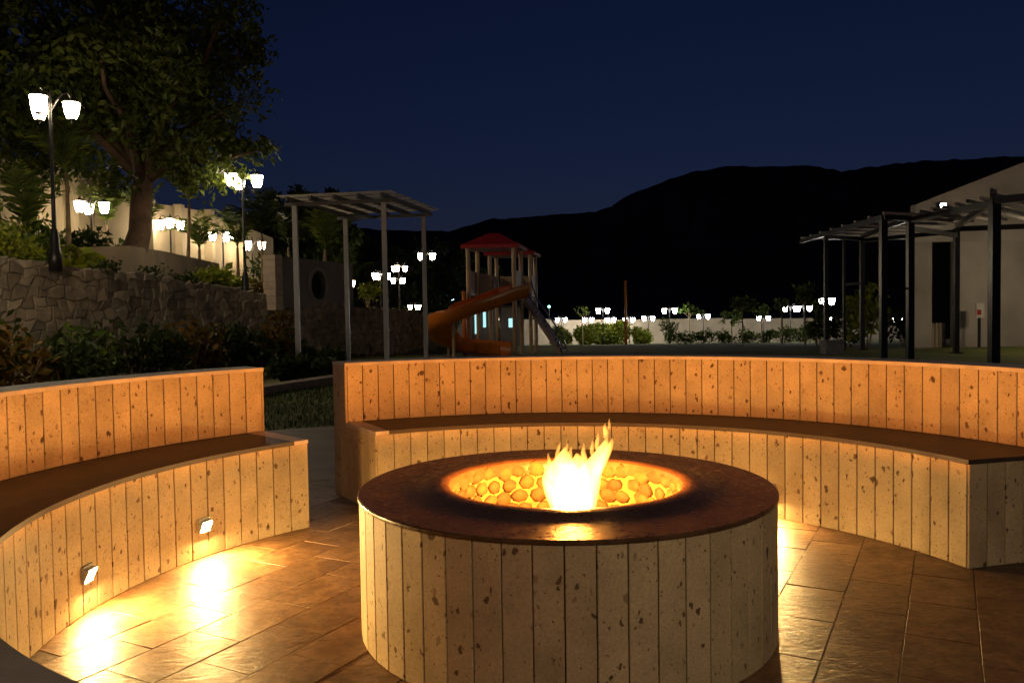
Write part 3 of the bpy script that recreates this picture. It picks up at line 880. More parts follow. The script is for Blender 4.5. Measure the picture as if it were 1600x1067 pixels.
# garden kerb and grass
root = empty('garden_kerb', gp(470, 13, 0), 'pale stone kerb edging the planting bed below the rubble wall', 'kerb')
kp = [gp(250, 10.2), gp(330, 11.0), gp(420, 12.3), gp(515, 13.8), gp(600, 16), gp(690, 19.5)]
for i in range(len(kp) - 1):
    a, b = kp[i], kp[i + 1]; n_k = int((b - a).length / .55) + 1
    for k in range(n_k):
        p, q = a.lerp(b, k / n_k), a.lerp(b, (k + .985) / n_k)
        mb = MB(); mb.bar(p + Vector((0, 0, .03)), q + Vector((0, 0, .03)), .30, .14); mb.build('kerb_stone', 'kerb', root, world=True)
gx = []
n_g = 9000
pts = np.stack([rng.uniform(-4.6, -.6, n_g), rng.uniform(8.2, 13.6, n_g), np.full(n_g, -.03)], 1)
pts = pts[np.hypot(pts[:, 0] - PC.x, pts[:, 1] - PC.y) > 5.76]
n_g = len(pts); hgt = rng.uniform(.03, .075, n_g)
ang = rng.uniform(0, 6.28, n_g); dx, dy = np.cos(ang), np.sin(ang)
v0 = pts + np.stack([dx, dy, 0 * dx], 1) * .006; v1 = pts - np.stack([dx, dy, 0 * dx], 1) * .006
v2 = pts + np.stack([rng.normal(0, .02, n_g), rng.normal(0, .02, n_g), hgt], 1)
mb = MB(); mb.v = [tuple(p) for p in np.stack([v0, v1, v2], 1).reshape(-1, 3)]; mb.f = [(3 * k, 3 * k + 1, 3 * k + 2) for k in range(n_g)]
me = bpy.data.meshes.new('grass'); me.from_pydata(mb.v, [], mb.f); me.materials.append(MATS['grass'])
o = link('grass', me); tag(o, 'short mown grass beside the plaza', 'grass', kind='stuff')


# ------------------------------------------------------------------ far boundary wall, mountains
root = empty('far_boundary_wall', at(1080, 537, 80), 'long cream boundary wall closing the far lawn, lit by many lamps', 'wall')
xs_ = [700, 780, 860, 950, 1040, 1130, 1220, 1310, 1400, 1490, 1580]
for i in range(len(xs_) - 1):
    p0, p1 = gp(xs_[i], 80.), gp(xs_[i + 1] - 1.0, 80.)
    zt = zpx((xs_[i] + xs_[i + 1]) / 2, 499 - (xs_[i] - 880) * .004, 80) + rnd.uniform(-.05, .05)
    mb = MB(); mb.box(p0.x, p1.x, 80, 80.2, -2.4, zt); mb.build('wall_bay', 'cream_plaster', root, world=True)
    mb = MB(); mb.box(p1.x + .005, p1.x + .06, 79.93, 80.23, -2.4, zt + .06); mb.build('pier', 'cream_plaster', root, world=True)

RIDGE = [(-700, 330), (-300, 300), (-100, 330), (100, 350), (300, 345), (480, 352), (620, 360), (700, 362), (735, 352), (770, 342), (800, 341), (840, 338), (880, 335), (930, 331), (955, 322), (985, 304), (1010, 294), (1045, 280), (1080, 270), (1110, 264), (1150, 259), (1190, 261), (1225, 261), (1260, 258), (1290, 263), (1315, 268), (1350, 263), (1400, 256), (1450, 251), (1500, 249), (1560, 246), (1620, 243), (1750, 246), (1900, 262), (2200, 290), (2600, 330)]
mb = MB(); cols = []
for i in range(len(RIDGE) - 1):
    (x0, y0), (x1, y1) = RIDGE[i], RIDGE[i + 1]
    n_k = max(2, int((x1 - x0) / 9))
    for k in range(n_k):
        t_ = k / n_k; cols.append((lerp(x0, x1, t_), lerp(y0, y1, t_) + rnd.uniform(-1.3, 1.3)))
rows_ = [(520, 0), (600, .30), (700, .55), (800, .8), (900, 1.0), (1050, .75), (1300, 0)]
for px, py in cols:
    top = at(px, py, 900)
    for Y, h_ in rows_:
        sp_ = 1 if Y == 900 else rnd.uniform(.86, 1.04)
        mb.v.append((top.x * Y / 900, Y, -3 + (top.z + 3) * h_ * sp_ * (Y / 900 if Y < 900 else 1)))
nr = len(rows_)
for i in range(len(cols) - 1):
    for j in range(nr - 1): mb.f.append((i * nr + j, (i + 1) * nr + j, (i + 1) * nr + j + 1, i * nr + j + 1))
o = mb.build('mountain', 'mountain', smooth=True); tag(o, kind='structure')


# ------------------------------------------------------------------ vegetation
def clump_points(center, radii, n, shell=.45):
    d_ = rng.normal(size=(n, 3)); d_ /= np.linalg.norm(d_, axis=1)[:, None]
    r = rng.uniform(shell, 1, n)[:, None] ** .6
    return np.asarray(center) + d_ * r * np.asarray(radii)


def shrub(name, base, rad, h_, n, size, mat, label, cat, group, clumps=7, aspect=.5):
    root = empty(name, base, label, cat, group)
    P_ = []
    for k in range(clumps):
        a = rnd.uniform(0, 6.28); r = rad * math.sqrt(rnd.random()) * .7
        z = h_ * rnd.uniform(.25, .8)
        q = rad * rnd.uniform(.35, .6)
        P_.append(clump_points((r * math.cos(a), r * math.sin(a), z), (q, q, min(q, h_ * .35)), n // clumps))
    link('foliage', leaves_mesh('foliage', mat, np.concatenate(P_), size, aspect), root)
    mb = MB()
    for k in range(4):
        a = rnd.uniform(0, 6.28); mb.tube([(0, 0, -.15), (rad * .2 * math.cos(a), rad * .2 * math.sin(a), h_ * .3), (rad * .5 * math.cos(a), rad * .5 * math.sin(a), h_ * .65)], [.02, .014, .006], 5)
    mb.build('stem', 'young_bark', root)
    return root


FR = {}


def frond_mesh(ln, mat, droop=1.0, seed=0):
    key = (ln, mat, droop, seed)
    if key in FR: return FR[key]
    r_ = random.Random(seed); mb = MB(); n_s = 20; pts = []
    for i in range(n_s + 1):
        t_ = i / n_s; a = 1.38 - droop * 2.0 * t_ ** 1.3
        if i == 0: x, z = 0, 0
        else: x += math.cos(a) * ln / n_s; z += math.sin(a) * ln / n_s
        pts.append(Vector((x, 0, z)))
    mb.tube(pts[::2], [.012 * (1 - .8 * i / (n_s / 2)) for i in range(n_s // 2 + 1)], 4)
    for i in range(3, n_s + 1):
        t_ = i / n_s; lw = ln * .30 * math.sin(math.pi * min(1, .12 + t_ * .86)) + .04
        for sd in (-1, 1):
            for q in (0,):
                p = pts[i - 1].lerp(pts[i], q); dirv = (pts[i] - pts[i - 1]).normalized()
                tip = p + dirv * lw * .55 + Vector((0, sd * lw * .75, -lw * r_.uniform(.0, .35)))
                mid_ = p.lerp(tip, .45) + Vector((0, 0, lw * .06)); wv = dirv * ln * .02
                mb.add([p, mid_ + wv, tip, mid_ - wv], [(0, 1, 2), (0, 2, 3)])
    me = bpy.data.meshes.new('frond'); me.from_pydata(mb.v, [], mb.f); me.materials.append(MATS[mat])
    FR[key] = me
    return me


def palm(px, py_base, Y, trunk_h, ln, n_f, label, mat='leaf_palm', group='palms on the terrace', z=None, lean=0.):
    b_ = at(px, py_base, Y); zb_ = b_.z if z is None else z
    root = empty('palm_tree', (b_.x, b_.y, zb_), label, 'palm', group)
    mb = MB(); top = Vector((lean * trunk_h, 0, trunk_h)); pts = [Vector((0, 0, -.3)), Vector((0, 0, 0)), top * .5 + Vector((lean * .1, 0, 0)), top]
    mb.tube(pts, [.075, .06, .045, .04], 8); mb.build('trunk', 'palm_bark', root, True)
    for k in range(n_f):
        me = frond_mesh(ln, mat, rnd.choice((.5, .7, .95)), rnd.randint(0, 2))
        link('frond', me, root, top, 0, (0, rnd.uniform(-.6, .2), 2 * math.pi * k / n_f + rnd.uniform(-.3, .3)))
    return root


def tree(name, base, trunk_h, crown_c, crown_r, n_clump, n_leaf, size, mat, label, group=None, tr=.2, bark='bark', limbs=7, lean=(0, 0), clump=.28):
    root = empty(name, base, label, 'tree', group)
    cc, cr = Vector(crown_c), Vector(crown_r)
    P_, cs = [], []
    for k in range(n_clump):
        v_ = Vector([rnd.gauss(0, 1) for _ in range(3)]).normalized() * (rnd.random() ** .45)
        c = cc + Vector((v_.x * cr.x, v_.y * cr.y, v_.z * cr.z)); cs.append(c)
        q = min(cr) * clump * rnd.uniform(.7, 1.35)
        P_.append(clump_points(c, (q, q, q * .7), max(6, int(n_leaf / n_clump * rnd.uniform(.6, 1.4))), .1))
    link('crown', leaves_mesh('crown', mat, np.concatenate(P_), size), root)
    mb = MB(); top = Vector((lean[0], lean[1], trunk_h))
    mb.tube([(0, 0, -.3), (0, 0, .05), top * .35 + Vector((tr * .35, 0, 0)), top * .7, top], [tr * 1.45, tr * 1.15, tr * .92, tr * .85, tr * .8], 12)
    mb.build('trunk', bark, root, True)
    cs.sort(key=lambda c: -((c - cc).length))
    for k in range(limbs):
        c = cs[k * max(1, len(cs) // limbs) % len(cs)]; st = top * rnd.uniform(.8, 1)
        m1 = st.lerp(c, .35) + Vector((0, 0, (c - st).length * .1)); m2 = st.lerp(c, .7) + Vector((rnd.uniform(-.2, .2), rnd.uniform(-.2, .2), .1)) * tr * 3
        mb = MB(); mb.tube([st, m1, m2, c], [tr * .5, tr * .33, tr * .18, tr * .05], 7); mb.build('limb', bark, root, True)
    return root


# the spreading tree on the terrace
b_ = gp(207, 19.3); b_.z = 2.3
T0 = tree('shade_tree', b_, 2.35, (-.15, -.4, 4.55), (3.55, 3.2, 2.9), 150, 27000, .19, 'leaf_tree', 'large spreading leafy tree with a thick trunk on the terrace', tr=.27, limbs=12, lean=(.42, 0), clump=.26)
# low drooping branch by the second lamp
br = MB(); st = Vector((.42, 0, 2.0)); tip = at(405, 235, 18.6) - b_; md = at(330, 255, 18.8) - b_
br.tube([st, st.lerp(md, .5) + Vector((0, 0, .25)), md, tip], [.12, .08, .05, .015], 7); br.build('limb', 'bark', T0, True)
P_ = []
for k in range(24):
    t_ = rnd.random(); c = md.lerp(tip, t_) + Vector((rnd.uniform(-.9, .3), rnd.uniform(-.5, .5), rnd.uniform(-.45, .35)))
    P_.append(clump_points(c, (.34, .34, .26), 34, .1))
link('low_foliage', leaves_mesh('low_foliage', 'leaf_tree', np.concatenate(P_), .19, .5, .8), T0)

# palms along the cream wall
for px, pb, Y, th, ln, nf, lb, mt, ln_ in (
        (40, 380, 17.6, .6, 1.35, 11, 'broad young palm with arching fronds left of the first lamp post', 'leaf_palm', 0),
        (108, 385, 18.2, 2.1, 1.5, 11, 'slender palm right behind the first lamp post', 'leaf_palm', 0),
        (168, 375, 22.6, .8, 1.2, 9, 'short palm hiding the lamp left of the thick trunk', 'leaf_palm', 0),
        (228, 385, 22.5, 1.1, 1.2, 9, 'short palm behind the thick tree trunk', 'leaf_palm', 0),
        (294, 405, 22.8, 2.0, 1.3, 10, 'slim palm with a pale trunk before the lit cream wall', 'leaf_palm', .05),
        (312, 410, 24.6, .8, 1.15, 11, 'fan shaped young palm in front of the lit cream wall', 'leaf_palm', 0),
        (372, 425, 25.5, 1.5, 1.4, 11, 'palm beside the second lamp post', 'leaf_palm', 0),
        (411, 445, 25.0, 2.0, 1.5, 11, 'tall dark palm left of the block pillar', 'leaf_dark', 0),
        (452, 420, 27.0, 1.4, 1.6, 11, 'dark palm behind the block pillar', 'leaf_dark', 0),
        (508, 408, 24.5, .7, 1.35, 12, 'palm rising behind the niche wall under the pergola', 'leaf_palm', 0),
        (545, 470, 33, 1.2, 1.6, 9, 'dark palm beyond the niche wall', 'leaf_dark', 0)):
    palm(px, pb, Y, th * (.5 if th < 2 else .75), ln * 1.15, nf, lb, mt, lean=ln_)

# shrubs on the terrace edge
def tshrub(px, Y, rad, h_, n, size, mat, label, group, cat='shrub', dz=0., aspect=.5, z=None):
    p = gp(px, Y); z_ = terr_z(p.x, p.y) if z is None else z
    return shrub('shrub', (p.x, p.y, z_ + dz), rad, h_, n, size, mat, label, cat, group, aspect=aspect)


tshrub(12, 14.6, .55, .75, 420, .15, 'leaf_lime', 'yellow green shrub on the wall left of the first lamp post', 'shrubs along the terrace edge')
tshrub(48, 15.4, .5, .8, 380, .15, 'leaf_hedge', 'green shrub at the foot of the first lamp post', 'shrubs along the terrace edge')
tshrub(128, 15.6, .34, .62, 60, .26, 'leaf_lime', 'large leaved lime plant beside the first lamp post', 'shrubs along the terrace edge', aspect=.85)
tshrub(170, 15.7, .45, .32, 300, .09, 'leaf_dark', 'low dark ground bush in front of the planter wall', 'shrubs along the terrace edge')
tshrub(240, 16.9, .4, .34, 260, .09, 'leaf_dark', 'low dark ground bush below the tree trunk planter', 'shrubs along the terrace edge')
tshrub(293, 18.0, .4, .42, 300, .11, 'leaf_dark', 'dark rounded shrub where the planter wall ends', 'shrubs along the terrace edge')
tshrub(335, 19.0, .45, .6, 330, .15, 'leaf_lime', 'lime shrub before the lit cream wall', 'shrubs along the terrace edge')
tshrub(362, 19.3, .45, .62, 240, .20, 'leaf_lime', 'broad leaved lime shrub beside the second lamp post', 'shrubs along the terrace edge', aspect=.7)
tshrub(402, 19.5, .3, .4, 220, .10, 'leaf_amber', 'reddish shrub right of the second lamp post', 'shrubs along the terrace edge')
tshrub(418, 19.6, .25, .3, 160, .10, 'leaf_hedge', 'small green shrub at the foot of the block pillar', 'shrubs along the terrace edge')
tshrub(637, 27.3, .4, .35, 260, .11, 'leaf_hedge', 'low bright shrub on top of the rubble wall behind the pergola', 'shrubs along the terrace edge')
tshrub(575, 30, .55, .9, 300, .16, 'leaf_lime', 'lamp lit bush behind the pergola posts', 'shrubs along the terrace edge', dz=.2)
for px, Y, rad, h_, mt, lb in ((-15, 17.5, .8, 1.5, 'leaf_hedge', 'tall leafy bush before the cream wall at the terrace end'), (25, 16.6, .6, .9, 'leaf_lime', 'yellowish bush below the broad young palm'), (70, 18.4, .7, 1.2, 'leaf_hedge', 'dense bush between the broad palm and the slender palm'), (140, 19.2, .7, 1.0, 'leaf_dark', 'dark bush in front of the lamp left of the thick trunk'), (185, 19.8, .6, 1.0, 'leaf_hedge', 'green bush leaning on the left side of the thick trunk'), (250, 21.2, .5, .7, 'leaf_dark', 'dark bush right behind the thick trunk'), (425, 27, .9, 1.6, 'leaf_dark', 'dark bush between the cream wall end and the block pillar')):
    tshrub(px, Y, rad, h_, 520, .19, mt, lb, 'bushes before the cream terrace wall', aspect=.42)
# planting bed below the rubble wall
bed = [(-40, 11.6, .7, 1.2, 'leaf_dark'), (35, 11.9, .7, 1.15, 'leaf_amber'), (95, 12.4, .7, 1.0, 'leaf_dark'), (150, 12.9, .7, 1.1, 'leaf_hedge'), (205, 13.4, .65, 1.15, 'leaf_dark'),
       (255, 14.0, .65, .95, 'leaf_dark'), (300, 14.5, .6, 1.05, 'leaf_amber'), (345, 15.1, .6, 1.05, 'leaf_dark'), (385, 15.7, .55, .95, 'leaf_dark'), (425, 16.4, .5, 1.35, 'leaf_amber'), (456, 17.1, .45, 1.0, 'leaf_dark')]
bed += [(486, 17.6, .4, .5, 'leaf_dark'), (512, 18.6, .4, .45, 'leaf_dark'), (470, 14.6, .35, .35, 'leaf_dark'), (505, 15.4, .35, .3, 'leaf_dark'), (440, 14.2, .4, .5, 'leaf_dark')]
for px, Y, rad, h_, mt in bed:
    p = gp(px, Y)
    shrub('shrub', (p.x, p.y, -.03), rad, h_, 420, .17, mt, 'small low dark shrub behind the pale kerb, near the pergola' if h_ < .6 else {'leaf_dark': 'dark leafy shrub in the planting bed below the rubble wall', 'leaf_amber': 'brownish amber leaved shrub in the planting bed below the rubble wall', 'leaf_hedge': 'brighter green shrub in the planting bed below the rubble wall'}[mt], 'shrub', 'shrubs below the rubble wall', aspect=.45)

# dark trees behind the pergola and the slope
for px, Y, th, cr_, lb in ((505, 46, 3.5, (2.3, 2.2, 2.6), 'dark round tree behind the pergola roof'), (455, 52, 3, (2.6, 2.4, 3.0), 'dark tree behind the terrace palms'), (590, 62, 3, (4.0, 3, 3.6), 'dark tree behind the pergola posts'), (665, 66, 2.8, (4.2, 3, 3.6), 'dark tree right behind the pergola lamps'), (725, 70, 2.4, (3.0, 3, 3.4), 'dark tree behind the playground roof'), (690, 90, 3, (5, 3, 4), 'dark tree farther behind the playground')):
    p = gp(px, Y); z_ = lawn_z(0, Y) if px > 560 else .6
    tree('background_tree', (p.x, p.y, z_), th, (0, 0, th + cr_[2] * .75), cr_, 40, 4200, .38, 'leaf_dark', lb, 'dark trees behind the pergola', tr=.2, limbs=5)

# far right garden
for px, py, Y, rad, h_, mt, lb in ((885, 532, 70, 1.3, 1.8, 'leaf_hedge', 0), (912, 532, 70, 1.3, 2.0, 'leaf_hedge', 0), (940, 533, 69, 1.3, 1.7, 'leaf_hedge', 0), (968, 534, 68, 1.3, 1.8, 'leaf_hedge', 0), (996, 534, 68, 1.2, 1.8, 'leaf_hedge', 0)):
    p = gp(px, Y)
    shrub('hedge', (p.x, p.y, lawn_z(p.x, Y)), rad, h_, 2200, .26, 'leaf_lime', 'bright clipped hedge bush on the far lawn beside the orange pole', 'hedge', 'hedge bushes by the orange pole')
for px, Y, rad, h_ in ((1042, 62, .9, 2.1), (1068, 61, 1.0, 1.1), (1098, 61, 1.0, 1.0), (1130, 60, 1.0, .9), (1165, 60, 1.0, 1.0), (1200, 59, 1.0, .9), (1232, 58, 1.0, 1.1), (1265, 56, 1.0, 1.3)):
    p = gp(px, Y)
    shrub('shrub', (p.x, p.y, lawn_z(p.x, Y)), rad, h_, 520, .2, 'leaf_hedge', 'low dark bush in the row before the far cream wall' if h_ < 2 else 'upright dark bush beside the taller far lamp', 'shrub', 'bushes before the far wall')
p = gp(1278, 34); shrub('shrub', (p.x, p.y, lawn_z(0, 34)), .8, 1.5, 500, .2, 'leaf_hedge', 'green bush at the foot of the dark steel frame', 'shrub', 'bushes by the dark steel frame')
p = gp(1312, 27); shrub('shrub', (p.x, p.y, lawn_z(0, 27)), .7, 1.3, 420, .18, 'leaf_dark', 'dark bush inside the dark steel frame', 'shrub', 'bushes by the dark steel frame')
p = gp(1412, 27); shrub('shrub', (p.x, p.y, lawn_z(0, 27)), .7, 1.2, 420, .18, 'leaf_dark', 'dark bush at the corner of the pale building', 'shrub', 'bushes by the dark steel frame')
for px, Y, top_y, cr_, n_l, lb, mt in ((1077, 66, 478, (1.0, .9, .7), 380, 'small round headed tree behind the far wall bushes', 'leaf_hedge'), (1108, 50, 462, (.01, .01, .01), 0, None, None),
                                (1160, 44, 462, (.75, .7, .6), 260, 'young tree with a sparse drooping crown on the far lawn', 'leaf_palm'), (1143, 60, 490, (.8, .7, .5), 240, 'low young tree before the far wall', 'leaf_palm'),
                                (1258, 38, 452, (.5, .5, .45), 200, 'slender young tree taller than its neighbours near the steel frame', 'leaf_palm'), (1222, 46, 468, (.5, .5, .4), 90, 'almost bare sapling near the far lamps', 'leaf_palm'),
                                (1190, 58, 480, (.6, .5, .4), 140, 'thin sapling before the far wall lamp', 'leaf_palm'), (1275, 42, 470, (.4, .4, .35), 60, 'bare thin sapling beside the steel frame', 'leaf_palm'),
                                (910, 68, 480, (.9, .8, .4), 60, 'bare branching sapling above the clipped hedge', 'leaf_palm')):
    if not lb: continue
    p = gp(px, Y); z_ = lawn_z(0, Y); H = zpx(px, top_y, Y) - z_
    tree('young_tree', (p.x, p.y, z_), H * .78, (0, 0, H - cr_[2] * .5), cr_, 9, n_l, .26, mt, lb, 'young trees on the far lawn', tr=.045, bark='young_bark', limbs=5, clump=.5)
p = gp(1356, 24); shrub('shrub', (p.x, p.y, -.1), .75, 2.2, 420, .24, 'leaf_lime', 'bright lime green leafy bush behind the dark steel posts', 'shrub', 'bushes by the dark steel frame')

# ------------------------------------------------------------------ slatted pergola
PH = 3.38
pa, pb_, pc_, pd_ = Vector((-4.22, 16.2, 0)), Vector((-2.42, 15.85, 0)), Vector((-1.92, 18.3, 0)), Vector((-3.72, 18.65, 0))
root = empty('pergola', pa, 'slatted pergola on four slim pale posts beside the rubble wall', 'pergola')
for p in (pa, pb_, pc_, pd_):
    mb = MB(); mb.box(p.x - .045, p.x + .045, p.y - .045, p.y + .045, -.06, PH - .122); mb.build('post', 'pale_steel', root, world=True)
u = (pb_ - pa).normalized(); v_ = (pd_ - pa).normalized(); la, lb_ = (pb_ - pa).length, (pd_ - pa).length
def rp(a, b, z): return pa + u * a + v_ * b + Vector((0, 0, z))
for b in (0, lb_):
    mb = MB(); mb.bar(rp(-.2, b, PH - .085), rp(la + .2, b, PH - .085), .05, .07); mb.build('beam', 'dark_beam', root, world=True)
for k in range(5):
    a = -.05 + (la + .1) * k / 4; mb = MB(); mb.bar(rp(a, -.25, PH - .005), rp(a, lb_ + .3, PH - .005), .05, .085); mb.build('rafter', 'dark_beam', root, world=True)
for k in range(7):
    b = -.12 + (lb_ + .3) * k / 6; mb = MB(); mb.bar(rp(-.24, b, PH + .055), rp(la + .26, b, PH + .055), .30, .014); mb.build('slat', 'frosted', root, world=True)

# ------------------------------------------------------------------ playground tower with spiral slide
PY = 22.
o0 = gp(733, PY); rt = (gp(803, PY) - o0).normalized(); dp = Vector((.17, 1, 0)).normalized()
root = empty('playground_tower', o0, 'wooden posted playground tower with red roofs, an orange spiral slide and a climbing ramp', 'playground')
W_ = 1.22; DEPTH = [0, 1.2, 3.0, 4.1]
def tp(a, b, z): return o0 + rt * a + dp * b + Vector((0, 0, z))
ROOFZ = 2.82
for b in DEPTH:
    for a in (0, W_):
        mb = MB(); q = tp(a, b, 0); mb.tube([q + Vector((0, 0, -.2)), q + Vector((0, 0, ROOFZ + .05))], .06, 10); auto_smooth(mb.build('post', 'tan_post', root, world=True))
        mb = MB(); mb.tube([q + Vector((0, 0, ROOFZ + .02)), q + Vector((0, 0, ROOFZ + .06))], .068, 10); mb.build('post_cap', 'orange_plastic', root, world=True)
for b0, b1 in ((DEPTH[0], DEPTH[1]), (DEPTH[2], DEPTH[3])):
    ov = .16; z0 = ROOFZ; zr = z0 + .48
    cs = [tp(-ov, b0 - ov, z0), tp(W_ + ov, b0 - ov, z0), tp(W_ + ov, b1 + ov, z0), tp(-ov, b1 + ov, z0)]
    ap = tp(W_ / 2, (b0 + b1) / 2, zr)
    ins = [c.lerp(ap, .55) + Vector((0, 0, .06)) for c in cs]; up = [c + Vector((0, 0, .09)) for c in cs]; tops = [c.lerp(ap, .82) + Vector((0, 0, .05)) for c in cs]
    mb = MB(); mb.add(cs + up + ins + tops, [(k, (k + 1) % 4, 4 + (k + 1) % 4, 4 + k) for k in range(4)] + [(4 + k, 4 + (k + 1) % 4, 8 + (k + 1) % 4, 8 + k) for k in range(4)] + [(8 + k, 8 + (k + 1) % 4, 12 + (k + 1) % 4, 12 + k) for k in range(4)] + [(12, 13, 14, 15), (3, 2, 1, 0)])
    mb.build('roof', 'red_plastic', root, world=True)
DZ = 1.52
mb = MB(); mb.add([tp(a, b, z) for z in (DZ - .08, DZ) for a, b in ((-.02, -.02), (W_ + .02, -.02), (W_ + .02, 4.12), (-.02, 4.12))], [(3, 2, 1, 0), (4, 5, 6, 7), (0, 1, 5, 4), (1, 2, 6, 5), (2, 3, 7, 6), (3, 0, 4, 7)]); mb.build('deck', 'deck_brown', root, world=True)
for a, b0, b1 in ((.0, .1, 1.1), (.0, 1.3, 2.9), (W_, .1, 1.1), (W_, 3.1, 4.0), (0, 3.1, 4.0)):
    mb = MB(); mb.bar(tp(a, b0, DZ + .38), tp(a, b1, DZ + .38), .03, .66); mb.build('side_panel', 'tan_panel', root, world=True)
mb = MB(); mb.bar(tp(.1, 4.1, DZ + .38), tp(W_ - .1, 4.1, DZ + .38), .03, .66); mb.build('side_panel', 'tan_panel', root, world=True)
mb = MB(); q = tp(-.1, -.12, 0); mb.tube([q + Vector((0, 0, -.2)), q + Vector((0, 0, DZ + .16))], .055, 10); mb.build('slide_post', 'orange_plastic', root, world=True, smooth=True)
# slide: an open trough following a curve down to the left, round and back
path = [at(812, 462, 21.7), at(790, 468, 21.35), at(760, 480, 20.9), at(728, 490, 20.5), at(700, 503, 20.3), at(686, 517, 20.6), at(690, 530, 21.1), at(708, 541, 21.5), at(735, 548, 21.6), at(765, 551, 21.4), at(790, 553, 21.2)]
def cat(P, t_):
    i = min(int(t_), len(P) - 2); f = t_ - i
    p0, p1, p2, p3 = P[max(i - 1, 0)], P[i], P[i + 1], P[min(i + 2, len(P) - 1)]
    return .5 * (2 * p1 + (p2 - p0) * f + (2 * p0 - 5 * p1 + 4 * p2 - p3) * f * f + (3 * p1 - p0 - 3 * p2 + p3) * f ** 3)
ns = 60; cp_ = [cat(path, i / ns * (len(path) - 1)) for i in range(ns + 1)]
sec = [(-.36, .30), (-.37, .27), (-.345, .05), (-.25, -.06), (0, -.10), (.25, -.06), (.345, .05), (.37, .27), (.36, .30)]
inn = [(x * .90, z + (.035 if abs(x) < .34 else .0)) for x, z in sec][::-1]
pr_ = sec + inn; mb = MB(); vs, fs = [], []
for i, p in enumerate(cp_):
    dv = (cp_[min(i + 1, ns)] - cp_[max(i - 1, 0)]); dv.z = 0; dv.normalize(); sd = Vector((dv.y, -dv.x, 0))
    for x, z in pr_: vs.append(p + sd * x + Vector((0, 0, z)))
m_ = len(pr_)
for i in range(ns):
    for k in range(m_): fs.append((i * m_ + k, i * m_ + (k + 1) % m_, (i + 1) * m_ + (k + 1) % m_, (i + 1) * m_ + k))
fs.append(tuple(range(m_))); fs.append(tuple(ns * m_ + k for k in range(m_))[::-1])
mb.add(vs, fs); auto_smooth(mb.build('slide', 'orange_plastic', root, world=True), 50)
for i in (22, 40):
    p = cp_[i]; mb = MB(); mb.tube([Vector((p.x, p.y, -.1)), p + Vector((0, 0, -.08))], .04, 8); mb.build('slide_support', 'tan_post', root, world=True)
# climbing ramp on the right
r0a, r0b = tp(W_ + .05, 1.3, DZ), tp(W_ + .05, 2.7, DZ); r1a, r1b = tp(W_ + 1.15, .9, -.05), tp(W_ + 1.15, 2.3, -.05)
mb = MB(); n_ = Vector((.08, 0, .05)); mb.add([r0a, r0b, r1b, r1a, r0a - n_, r0b - n_, r1b - n_, r1a - n_], [(0, 1, 2, 3), (7, 6, 5, 4), (0, 4, 5, 1), (1, 5, 6, 2), (2, 6, 7, 3), (3, 7, 4, 0)]); mb.build('climbing_ramp', 'tan_panel', root, world=True)
for k in range(12):
    f = (k + .5) / 12; g = .15 + .7 * ((k * 37 % 10) / 10); c = r0a.lerp(r1a, f).lerp(r0b.lerp(r1b, f), g)
    mb = MB(); mb.lathe([(.06, -.02), (.055, .03), (.03, .055), (.001, .06)], 8, c=tuple(c)); mb.build('climbing_hold', 'chrome' if k % 2 else 'tan_post', root, world=True)
for e0, e1 in ((r0a, r1a), (r0b, r1b)):
    mb = MB(); q = Vector((0, 0, .25)); mb.tube([e0 + q * 2, e0.lerp(e1, .15) + q, e0.lerp(e1, .9) + q, e1], .024, 8); mb.build('handrail', 'chrome', root, world=True, smooth=True)
mb = MB(); q = tp(.75, .2, 0); mb.tube([q + Vector((0, 0, -.1)), q + Vector((.05, 0, DZ - .05))], .035, 8); mb.build('fire_pole', 'chrome', root, world=True, smooth=True)

# ------------------------------------------------------------------ dark steel frame on the right
root = empty('steel_frame', gp(1420, 17.5), 'dark steel pergola frame with open rafters before the pale building', 'pergola')
SH = 2.92
posts = [(1291, 21.0, .10), (1347, 21.8, .11), (1380, 17.2, .13), (1422, 17.5, .13), (1494, 19.5, .11), (1553, 14.7, .15)]
PP = []
for px, Y, th in posts:
    p = gp(px, Y); PP.append(p); mb = MB(); mb.box(p.x - th / 2, p.x + th / 2, p.y - th / 2, p.y + th / 2, -.06, SH); mb.build('post', 'dark_steel', root, world=True)
    mb = MB(); mb.box(p.x - th, p.x + th, p.y - th, p.y + th, -.04, .0); mb.build('base_plate', 'dark_steel', root, world=True)
def fb(a, b, w_, h_, mat='dark_steel', name='beam'):
    mb = MB(); mb.bar(a, b, w_, h_); mb.build(name, mat, root, world=True)
zt = Vector((0, 0, SH + .05))
fb(gp(1252, 23.2) + zt, PP[2] + zt, .08, .11)
fb(PP[2] + zt, PP[3] + zt, .08, .11); fb(PP[0] + zt * .975, PP[1] + zt * .975, .08, .1); fb(PP[1] + zt, PP[3] + zt, .08, .1); fb(PP[3] + zt * .985, PP[5] + zt * .985, .08, .12)
fb(PP[4] + zt, PP[5] + zt, .08, .12); fb(PP[1] + zt * .96, PP[4] + zt * .96, .08, .1); fb(PP[5] + zt, gp(1700, 13.6) + zt, .09, .13); fb(PP[4] + zt * .98, gp(1700, 18.8) + zt * .98, .08, .12)
fb(PP[3] + zt * .93, PP[4] + zt * .93, .07, .1)
for k in range(8):
    t_ = k / 7
    a = gp(1252, 23.2).lerp(PP[2], t_); b = gp(1440, 24.0).lerp(gp(1500, 18.0), t_)
    fb(a + zt + Vector((0, 0, .085)), b + zt + Vector((0, 0, .085)), .05, .06, 'lit_steel', 'rafter')
for k in range(8):
    t_ = k / 7
    a = PP[3].lerp(PP[5], t_); b = PP[4].lerp(gp(1680, 18.5), t_)
    fb(a + zt + Vector((0, 0, .10)), b + zt + Vector((0, 0, .10)), .05, .06, 'dark_steel' if k % 2 else 'lit_steel', 'rafter')  # every other rafter gets the painted lit tone
